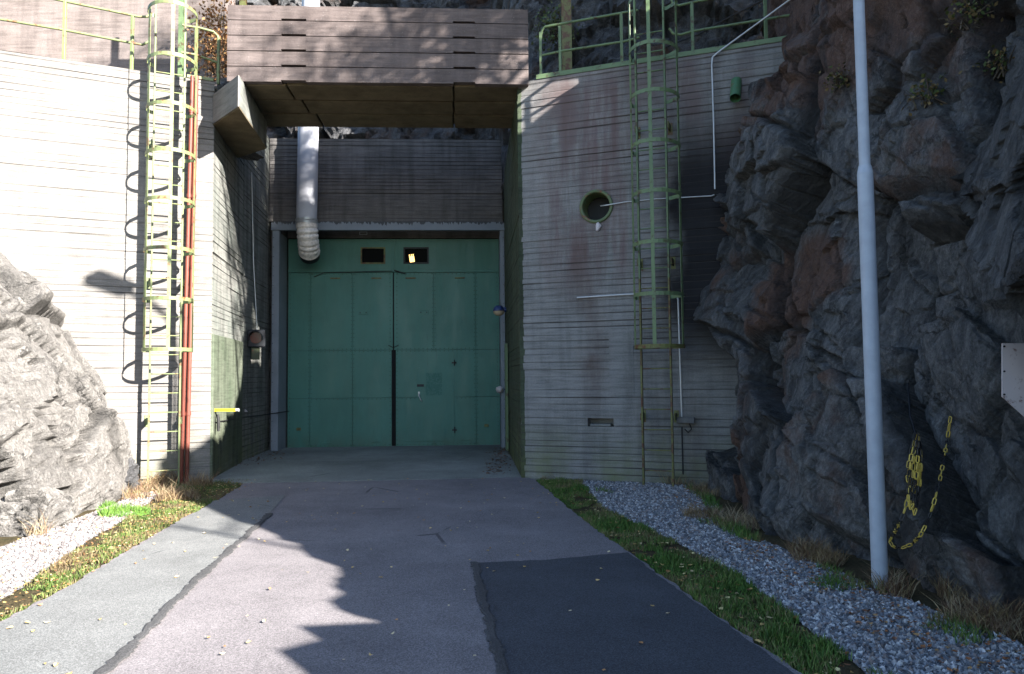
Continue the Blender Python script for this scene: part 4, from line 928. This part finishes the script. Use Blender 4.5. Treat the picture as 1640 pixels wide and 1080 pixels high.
def chain(pix, pat, roll=0.0, off=.06):
    P_ = []
    for x, y in pix:
        h = hit(x, y); 
        if h is None: h = YP(x, y, 5.5)
        P_.append(h-ray(x, y).normalized()*off)
    # smooth depth
    ds = [(p_-CAMC).length for p_ in P_]; ds2 = [min(ds[max(0, i-1):i+2]) for i in range(len(ds))] if pat == 'sparse' else [min(ds)]*len(ds)
    P_ = [CAMC+ray(x, y).normalized()*d for (x, y), d in zip(pix, ds2)]
    out = []; acc = 0; pit = .0505
    dense = []
    for a, b in zip(P_, P_[1:]):
        for q in range(30): dense.append(a.lerp(b, q/30))
    last = dense[0]; i = rc.randint(0, 5) if pat == 'mix' else 0
    for p_ in dense[1:]:
        if (p_-last).length >= pit:
            m = (p_+last)/2; d = (p_-last).normalized(); isy = i % 5 < 3 if pat == 'sparse' else (i % 6) < 3 if pat == 'mix' else True
            o = bpy.data.objects.new('chain_link', LY if isy else LB); COL.objects.link(o); o.parent = T; o.matrix_parent_inverse = Matrix.Translation(-T.location)
            q = d.to_track_quat('Z', 'Y'); o.rotation_euler = (q.to_matrix() @ Matrix.Rotation((math.pi/2 if i % 2 else 0)+random.uniform(-.35, .35)+.5, 3, 'Z')).to_euler(); o.location = m
            last = p_; i += 1
rc = random.Random(5)
for k in range(7):
    xo = rc.uniform(-5, 6); b = rc.uniform(780, 832); wd = rc.uniform(3, 9); 
    chain([(1468+xo*.3, 694), (1463+xo-wd*.4, 735), (1461+xo-wd, b-20), (1462+xo, b), (1465+xo+wd*.6, b-20), (1470+xo*.6+wd*.5, 735), (1470+xo*.3, 696)], 'mix', off=.05+.012*k)
chain([(1456, 790), (1450, 815), (1441, 838), (1431, 856), (1424, 868), (1430, 876), (1445, 878), (1460, 872), (1474, 858), (1486, 835), (1496, 805), (1505, 770), (1512, 735), (1518, 700), (1523, 662)], 'sparse')
mb = MB()
mb.tube([(hit(x, y) or YP(x, y, 5.5))-ray(x, y).normalized()*.04 for x, y in ((1454, 612), (1456, 640), (1458, 668), (1466, 694))], .007, 6); mb.build('rope', M['chain_black'], T)
mb = MB(); h = hit(1454, 611) or hk; mb.tube([h+Vector((.03, .03, 0)), h-ray(1454, 611).normalized()*.06], .012, 8); mb.build('hook', M['dark_steel'], T)

# ------------------------------------------------------------------ scatter: gravel, grass, leaves
rs = np.random.RandomState(12)
def inpoly(P, poly):
    x, y = P[:, 0], P[:, 1]; r_ = np.zeros(len(P), bool); n = len(poly); j = n-1
    for i in range(n):
        xi, yi = poly[i]; xj, yj = poly[j]
        c = ((yi > y) != (yj > y)) & (x < (xj-xi)*(y-yi)/((yj-yi) if yj != yi else 1e-9)+xi); r_ ^= c; j = i
    return r_
def scatter(poly, dens, xr=None):
    xs = [p[0] for p in poly]; ys = [p[1] for p in poly]; a, b, c, d = min(xs), max(xs), max(min(ys), 2.6), max(ys)
    n = int((b-a)*(d-c)*dens); P = np.stack([rs.uniform(a, b, n), rs.uniform(c, d, n)], 1); return P[inpoly(P, poly)]
def noise2(P, sc_, s): return fbm(np.stack([P[:, 0]*sc_, P[:, 1]*sc_, np.zeros(len(P))], 1), 3, s)
OCT_V = np.array([(1, 0, 0), (-1, 0, 0), (0, 1, 0), (0, -1, 0), (0, 0, 1), (0, 0, -1)], float); OCT_F = np.array([(0, 2, 4), (2, 1, 4), (1, 3, 4), (3, 0, 4), (2, 0, 5), (1, 2, 5), (3, 1, 5), (0, 3, 5)])
def stones(P, smin, smax, pal, name='gravel', z=.018, label='loose crushed stone'):
    n = len(P); s_ = smin+(smax-smin)*rs.rand(n)**2; sc3 = s_[:, None]*(.55+.7*rs.rand(n, 3)); V = OCT_V[None]*sc3[:, None, :]+rs.randn(n, 6, 3)*s_[:, None, None]*.22
    a = rs.rand(n)*6.28; b = rs.rand(n)*6.28; ca, sa, cb_, sb = np.cos(a), np.sin(a), np.cos(b), np.sin(b)
    x, y, zz = V[..., 0].copy(), V[..., 1].copy(), V[..., 2].copy(); x, y = x*ca[:, None]-y*sa[:, None], x*sa[:, None]+y*ca[:, None]; y, zz = y*cb_[:, None]-zz*sb[:, None], y*sb[:, None]+zz*cb_[:, None]
    V = np.stack([x+P[:, None, 0], y+P[:, None, 1], zz+z+s_[:, None]*.4], 2).reshape(-1, 3)
    F = (OCT_F[None]+np.arange(n)[:, None, None]*6).reshape(-1, 3); pal = np.array(pal); col = pal[rs.randint(0, len(pal), n)]*(.6+.7*rs.rand(n, 1)); col = np.repeat(col, 6, 0)
    o = np_mesh(name, V, F, M['stones'], False, dict(col=col)); tag(o, kind='stuff', label=label); return o
def lod(P, near_=4.2): # thin out far stones, where they are smaller than a pixel
    return P[rs.rand(len(P)) < np.clip((6.0/np.maximum(P[:, 1], 1))**1.1, .15, 1)]
Pg = lod(scatter(gbR, 5200)); m = noise2(Pg, 1.2, 3) > -.38; rockx = np.interp(Pg[:, 1], [2, 4.3, 5.2, 6.1, 7, 7.8, 8.8, 9.6, 10.5, 12], [2.9, 2.85, 3.0, 2.8, 2.6, 2.4, 2.5, 2.7, 2.7, 2.8])
m &= (Pg[:, 0] < rockx+.1-.28*np.abs(noise2(Pg, .8, 8))); Pg = Pg[m]
tag(stones(Pg, .008, .021, [(.22, .23, .25), (.16, .17, .19), (.32, .32, .33), (.10, .11, .125), (.20, .17, .16), (.42, .42, .42)], z=.012), label='grey crushed gravel between the grass verge and the right rock', cat='gravel')
Pg = lod(scatter(gbL, 3600)); Pg = Pg[noise2(Pg, 1.2, 5) > -.3]
tag(stones(Pg, .008, .021, [(.22, .20, .19), (.17, .16, .16), (.30, .27, .26), (.12, .11, .11)], z=.012), label='pale sunlit gravel between the left outcrop and the verge', cat='gravel')
Ps = scatter(roadpoly, 2); Ps = Ps[(Ps[:, 1] < 12)]; stones(Ps, .002, .006, [(.25, .25, .24), (.35, .3, .25)], 'road_grit', .031, 'small grit scattered over the asphalt')
def blades(P, hmin, hmax, pal, name, label, lean=.5, wd=.0035):
    n = len(P); h = (hmin+(hmax-hmin)*rs.rand(n))*np.clip(1+1.1*noise2(P, 4.5, 77), .35, 1.9); a = rs.rand(n)*6.28; L = lean*(.3+rs.rand(n))*h; dx, dy = np.cos(a), np.sin(a); b = rs.rand(n)*6.28; wx, wy = np.cos(b)*wd*(.7+.8*rs.rand(n)), np.sin(b)*wd*(.7+.8*rs.rand(n)); z0 = np.zeros(n)+.005
    V = np.stack([np.stack([P[:, 0]-wx, P[:, 1]-wy, z0], 1), np.stack([P[:, 0]+wx, P[:, 1]+wy, z0], 1), np.stack([P[:, 0]+dx*L*.4+wx*.8, P[:, 1]+dy*L*.4+wy*.8, h*.6], 1), np.stack([P[:, 0]+dx*L*.4-wx*.8, P[:, 1]+dy*L*.4-wy*.8, h*.6], 1), np.stack([P[:, 0]+dx*L, P[:, 1]+dy*L, h], 1)], 1).reshape(-1, 3)
    k = np.arange(n)[:, None]*5; F = np.concatenate([k+np.array([[0, 1, 2]]), k+np.array([[0, 2, 3]]), k+np.array([[3, 2, 4]])], 0)
    pal = np.array(pal); ci_ = np.clip(((noise2(P, 3.0, 55)*.9+.5)*len(pal)+rs.randn(n)*1.3).astype(int), 0, len(pal)-1); col = np.repeat(pal[ci_]*(.7+.6*rs.rand(n, 1)), 5, 0)
    o = np_mesh(name, V, F, M['grass'], False, dict(col=col)); tag(o, kind='stuff', label=label, cat='grass'); return o
grR = ROAD_R[1:] + [(1.75, 2.6)] + [(2.25, 2.6)] + gp((1385, 1076), (1290, 1005), (1180, 925), (1085, 872), (965, 815), (930, 770))
GREEN = [(.055, .115, .022), (.08, .15, .03), (.05, .10, .022), (.11, .17, .04), (.13, .14, .05)]
Pb = lod(scatter(grR, 9000)); w_ = noise2(Pb, 2.2, 7); Pb = Pb[w_+.35*noise2(Pb, 9, 6) > -.42]; blades(Pb, .02, .06, GREEN+[(.17, .14, .07)], 'grass', 'short green grass verge along the right edge of the road')
# ragged grass creeping into the gravel
Pb = lod(scatter(gbR, 5200)); w_ = noise2(Pb, 1.7, 9); e = inpoly(Pb, gp((925, 765), (1120, 780), (1240, 900), (1500, 1080), (1385, 1078), (1290, 1005), (1180, 925), (1085, 872), (965, 815)))
rx = np.interp(Pb[:, 1], [2, 4.3, 5.2, 6.1, 7, 7.8, 8.8, 9.6, 10.5, 12], [2.9, 2.85, 3.0, 2.8, 2.6, 2.4, 2.5, 2.7, 2.7, 2.8])
nearrock = Pb[:, 0] > rx-.28; Pb2 = Pb[(nearrock & (w_ > -.05)) | (w_ > .42)]; blades(Pb2, .02, .09, GREEN+[(.13, .11, .05)], 'grass', 'ragged grass tufts at the foot of the right rock')
DRY = [(.20, .14, .07), (.26, .20, .11), (.14, .085, .05), (.11, .06, .04), (.30, .24, .15)]
def tuft(cx, cy, r_, n, h, pal=DRY):
    a = rs.rand(n)*6.28; q = r_*np.sqrt(rs.rand(n)); return np.stack([cx+q*np.cos(a), cy+q*np.sin(a)], 1)
tf = []
for x, y, rr_, n in ((1310, 900, .22, 900), (1290, 890, .15, 400), (1575, 1000, .22, 1000), (1600, 1010, .2, 800), (1540, 960, .15, 500), (1150, 790, .35, 1200), (1090, 775, .3, 700), (1130, 830, .25, 700), (960, 765, .25, 500), (880, 768, .2, 300), (1190, 845, .2, 500), (1430, 955, .12, 300)):
    g = G(x, y); tf.append(tuft(g.x, g.y, rr_, n, .2))
blades(np.concatenate(tf), .05, .17, DRY, 'dry_grass', 'dead brown grass and stalks along the foot of the right rock and wall', .9, .0022)
grL = gp((330, 770), (400, 772)) + ROAD_L[1:] + [(-3.3, 3.9), (-3.2, 2.6), (-3.7, 2.6)] + gp((0, 962), (70, 918), (140, 872), (200, 835), (215, 790), (250, 775))
Pb = lod(scatter(grL, 5200)); w_ = noise2(Pb, 1.6, 17); blades(Pb[w_+.4*noise2(Pb, 8, 6) > -.25], .02, .055, [(.055, .10, .02), (.08, .12, .03), (.10, .12, .035), (.14, .12, .06), (.11, .08, .045)], 'grass', 'sunlit half-dry grass verge along the left edge of the road')
g = G(200, 825); g2 = G(165, 812); blades(np.concatenate([tuft(g.x, g.y, .28, 1800, 1), tuft(g2.x, g2.y, .15, 500, 1)]), .03, .10, [(.09, .18, .03), (.12, .22, .04), (.07, .14, .03)], 'grass', 'bright green leafy clump below the left outcrop')
tf = []
for x, y, rr_, n in ((285, 800, .3, 700), (240, 785, .3, 700), (265, 775, .25, 500), (320, 780, .2, 400), (330, 768, .15, 200), (60, 860, .1, 80), (215, 800, .2, 300)):
    g = G(x, y); tf.append(tuft(g.x, g.y, rr_, n, .2))
blades(np.concatenate(tf), .06, .22, DRY, 'dry_grass', 'dead grass at the foot of the left wing wall', .8, .0025)
# fallen leaves
def leaves(P, z, smin, smax, pal, label, name='fallen_leaves'):
    n = len(P); s_ = smin+(smax-smin)*rs.rand(n); a = rs.rand(n)*6.28; ca, sa = np.cos(a)[:, None], np.sin(a)[:, None]
    base = np.array([(-1, 0), (-.35, -.55), (.45, -.45), (1, 0), (.45, .45), (-.35, .55), (0, 0)]); X_ = base[None, :, 0]*s_[:, None]*(.8+.4*rs.rand(n, 7)); Y_ = base[None, :, 1]*s_[:, None]*(.8+.4*rs.rand(n, 7))
    x = X_*ca-Y_*sa; y = X_*sa+Y_*ca; zz = rs.rand(n, 7)*s_[:, None]*.6; zz[:, 6] = 0
    z_ = z if np.ndim(z) else np.full(n, z)
    V = np.stack([x+P[:, :1], y+P[:, 1:2], zz+z_[:, None]+.002], 2).reshape(-1, 3); k = np.arange(n)[:, None]*7
    F = np.concatenate([k+np.array([[i, (i+1) % 6, 6]]) for i in range(6)], 0); pal = np.array(pal); col = np.repeat(pal[rs.randint(0, len(pal), n)]*(.7+.5*rs.rand(n, 1)), 7, 0)
    o = np_mesh(name, V, F, M['leaf'], False, dict(col=col)); tag(o, kind='stuff', label=label, cat='leaves'); return o
LC = [(.30, .20, .07), (.38, .26, .10), (.22, .10, .04), (.42, .34, .18), (.17, .08, .04)]
Pl = scatter(grR, 60); leaves(Pl, .03, .010, .026, LC+[(.5, .42, .2)], 'yellow and brown leaves lying in the right grass verge')
Pl = scatter(gbR, 240); e = noise2(Pl, 1.3, 31)+1.6*np.clip(Pl[:, 0]-2.0, -.5, 1) > .15; leaves(Pl[e], .03, .010, .022, [(.22, .09, .04), (.28, .12, .05), (.16, .08, .05), (.33, .2, .09)], 'russet leaves drifted against the right rock')
Pl = scatter(grL, 230); leaves(Pl, .03, .008, .02, LC, 'brown leaves in the sunlit left verge')
Pl = scatter(gbL, 60); leaves(Pl, .03, .008, .018, LC, 'brown leaves on the sunlit gravel')
Pl = scatter(roadpoly, 4.5); Pl = Pl[Pl[:, 1] < 12]; leaves(Pl, .038, .011, .024, [(.42, .3, .12), (.5, .36, .16), (.34, .18, .08), (.55, .46, .28)], 'scattered yellow leaves on the asphalt')
Pc = np.concatenate([np.stack([rs.normal(-.28, .12, 260), rs.uniform(12.4, 17.3, 260)], 1), np.stack([rs.normal(-5.15, .2, 120), rs.uniform(14, 17, 120)], 1)])
leaves(Pc, .038, .012, .03, [(.13, .06, .035), (.2, .09, .05), (.1, .06, .04)], 'dead leaves gathered along the apron edges by the jambs')

# ------------------------------------------------------------------ trees above the rock (they cast the dappled shade) and brush on top
def tree(base, h, seed, nleaf, label, leafc, spread=1.0, crown0=.35, up=.55, lsz=.05, depth=4, name='birch_tree'):
    rn = random.Random(seed); nr = np.random.RandomState(seed)
    T = thing(name, base, label, 'tree', 0.0, 'trees on and behind the right rock'); tips = []; tb = MB(); bb = MB()
    def grow(p, d, L, r_, dep, mbx):
        pts = [p]; k = 4; rr_ = [r_]
        for i in range(k):
            d = (d+Vector((rn.uniform(-1, 1), rn.uniform(-1, 1), rn.uniform(-.3, .6)))*.16).normalized(); p = p+d*L/k; pts.append(p); rr_.append(r_*(1-.45*(i+1)/k))
        mbx.tube(pts, rr_, 5 if dep < depth else 8, None, False)
        if dep <= 2: tips.extend([(q, L) for q in pts[1:]])
        if dep > 0:
            nb = rn.randint(3, 4) if dep < depth else int(7)
            for i in range(nb):
                f = rn.uniform(.35, 1) if dep < depth else crown0+(1-crown0)*i/nb; q = pts[min(k, int(f*k))]
                a = rn.uniform(0, 6.28); nd = (d*up+Vector((math.cos(a), math.sin(a), rn.uniform(-.1, .4)))*.75*spread).normalized()
                grow(q, nd, L*rn.uniform(.42, .62) if dep < depth else L*rn.uniform(.28, .45), r_*.42, dep-1, bb)
    grow(Vector(base), Vector((0, 0, 1)), h, h*.016+.03, depth, tb)
    tb.build('trunk', M['bark'], T); bb.build('branches', M['bark'], T)
    if nleaf:
        C_ = np.array([q[0][:] for q in tips]); idx = nr.randint(0, len(C_), nleaf); P_ = C_[idx]+nr.randn(nleaf, 3)*.16
        s_ = lsz*(.6+.7*nr.rand(nleaf)); u_ = nr.randn(nleaf, 3); u_ /= np.linalg.norm(u_, axis=1)[:, None]; v_ = np.cross(u_, nr.randn(nleaf, 3)); v_ /= np.linalg.norm(v_, axis=1)[:, None]
        V = np.stack([P_-u_*s_[:, None], P_+v_*s_[:, None]*.6, P_+u_*s_[:, None], P_-v_*s_[:, None]*.6], 1).reshape(-1, 3); F = np.arange(nleaf*4).reshape(-1, 4)
        col = np.repeat(np.array(leafc)[nr.randint(0, len(leafc), nleaf)]*(.7+.5*nr.rand(nleaf, 1)), 4, 0)
        np_mesh('crown', V, F, M['foliage'], False, dict(col=col), T)
    return T
AUT = [(.12, .10, .02), (.16, .11, .02), (.08, .09, .02), (.18, .08, .02)]
tree((5.6, 6.1, 7.6), 7.2, 2, 8500, 'autumn birch on top of the right rock, nearest the road', AUT)
tree((7.2, 4.6, 7.0), 8.2, 5, 8000, 'autumn birch on top of the right rock, set back', AUT)
tree((6.2, 8.2, 8.6), 6.6, 9, 6000, 'autumn birch on the right rock above the wing wall', AUT)
tree((5.9, 10.3, 12.3), 5.0, 23, 7000, 'leafy tree on the highest part of the right rock', AUT, crown0=.1)
tree((11.5, -3.2, 2.5), 6.6, 14, 0, 'bare tree standing behind the viewpoint to the right', AUT, 1.1, .6, .5, depth=2)

def bush(c, r_, n, pal, label, sz=.035, stems=30, name='bush'):
    nr = np.random.RandomState(int(abs(c[0]*100))); T = thing(name, c, label, 'bush'); mb = MB()
    for k in range(stems):
        e = Vector(c)+Vector((nr.randn()*r_[0]*.6, nr.randn()*r_[1]*.6, abs(nr.randn())*r_[2]*.7+.2*r_[2])); b = Vector(c)+Vector((nr.randn()*r_[0]*.3, nr.randn()*r_[1]*.3, -.05)); mb.tube([b, (b+e)/2+Vector((0, 0, .05)), e], [.008, .006, .003], 4, None, False)
    mb.build('stems', M['bark'], T)
    P_ = np.array(c)+nr.randn(n, 3)*np.array(r_)*.5+np.array([0, 0, r_[2]*.6]); s_ = sz*(.6+.8*nr.rand(n)); u_ = nr.randn(n, 3); u_ /= np.linalg.norm(u_, axis=1)[:, None]; v_ = np.cross(u_, nr.randn(n, 3)); v_ /= np.linalg.norm(v_, axis=1)[:, None]
    V = np.stack([P_-u_*s_[:, None], P_+v_*s_[:, None]*.6, P_+u_*s_[:, None], P_-v_*s_[:, None]*.6], 1).reshape(-1, 3)
    col = np.repeat(np.array(pal)[nr.randint(0, len(pal), n)]*(.7+.5*nr.rand(n, 1)), 4, 0); np_mesh('foliage', V, np.arange(n*4).reshape(-1, 4), M['foliage'], False, dict(col=col), T)
p = YP(350, 30, 13.6); bush((p.x, 13.6, 7.3), (.4, .4, .9), 1600, [(.28, .14, .06), (.35, .22, .10), (.2, .1, .05)], 'brown dry-leaved bush left of the lintel box')
p = YP(540, 12, 13.6); bush((p.x, 13.4, 7.9), (.5, .3, .25), 500, [(.16, .2, .04), (.28, .26, .08)], 'low yellow-green bush above the lintel box')
p = YP(890, 15, 14.0); bush((p.x, 14.0, 8.1), (.35, .3, .35), 500, [(.05, .08, .03), (.08, .1, .04)], 'small dark green bush on the rock behind the right handrail')
for x, y in ((1480, 165), (1590, 120), (1540, 40), (1340, 140)):
    h = hit(x, y)
    if h: bush((h.x+.05, h.y, h.z), (.16, .16, .13), 260, [(.05, .07, .02), (.12, .09, .04)], {1480: 'tiny plant rooted in a rock crack right of the lamp post', 1590: 'grassy plant on the upper right rock ledge', 1540: 'leafy scrub hanging at the top right of the rock', 1340: 'tiny plant on the brown rock left of the lamp post'}[x], .02, 12, 'plant')
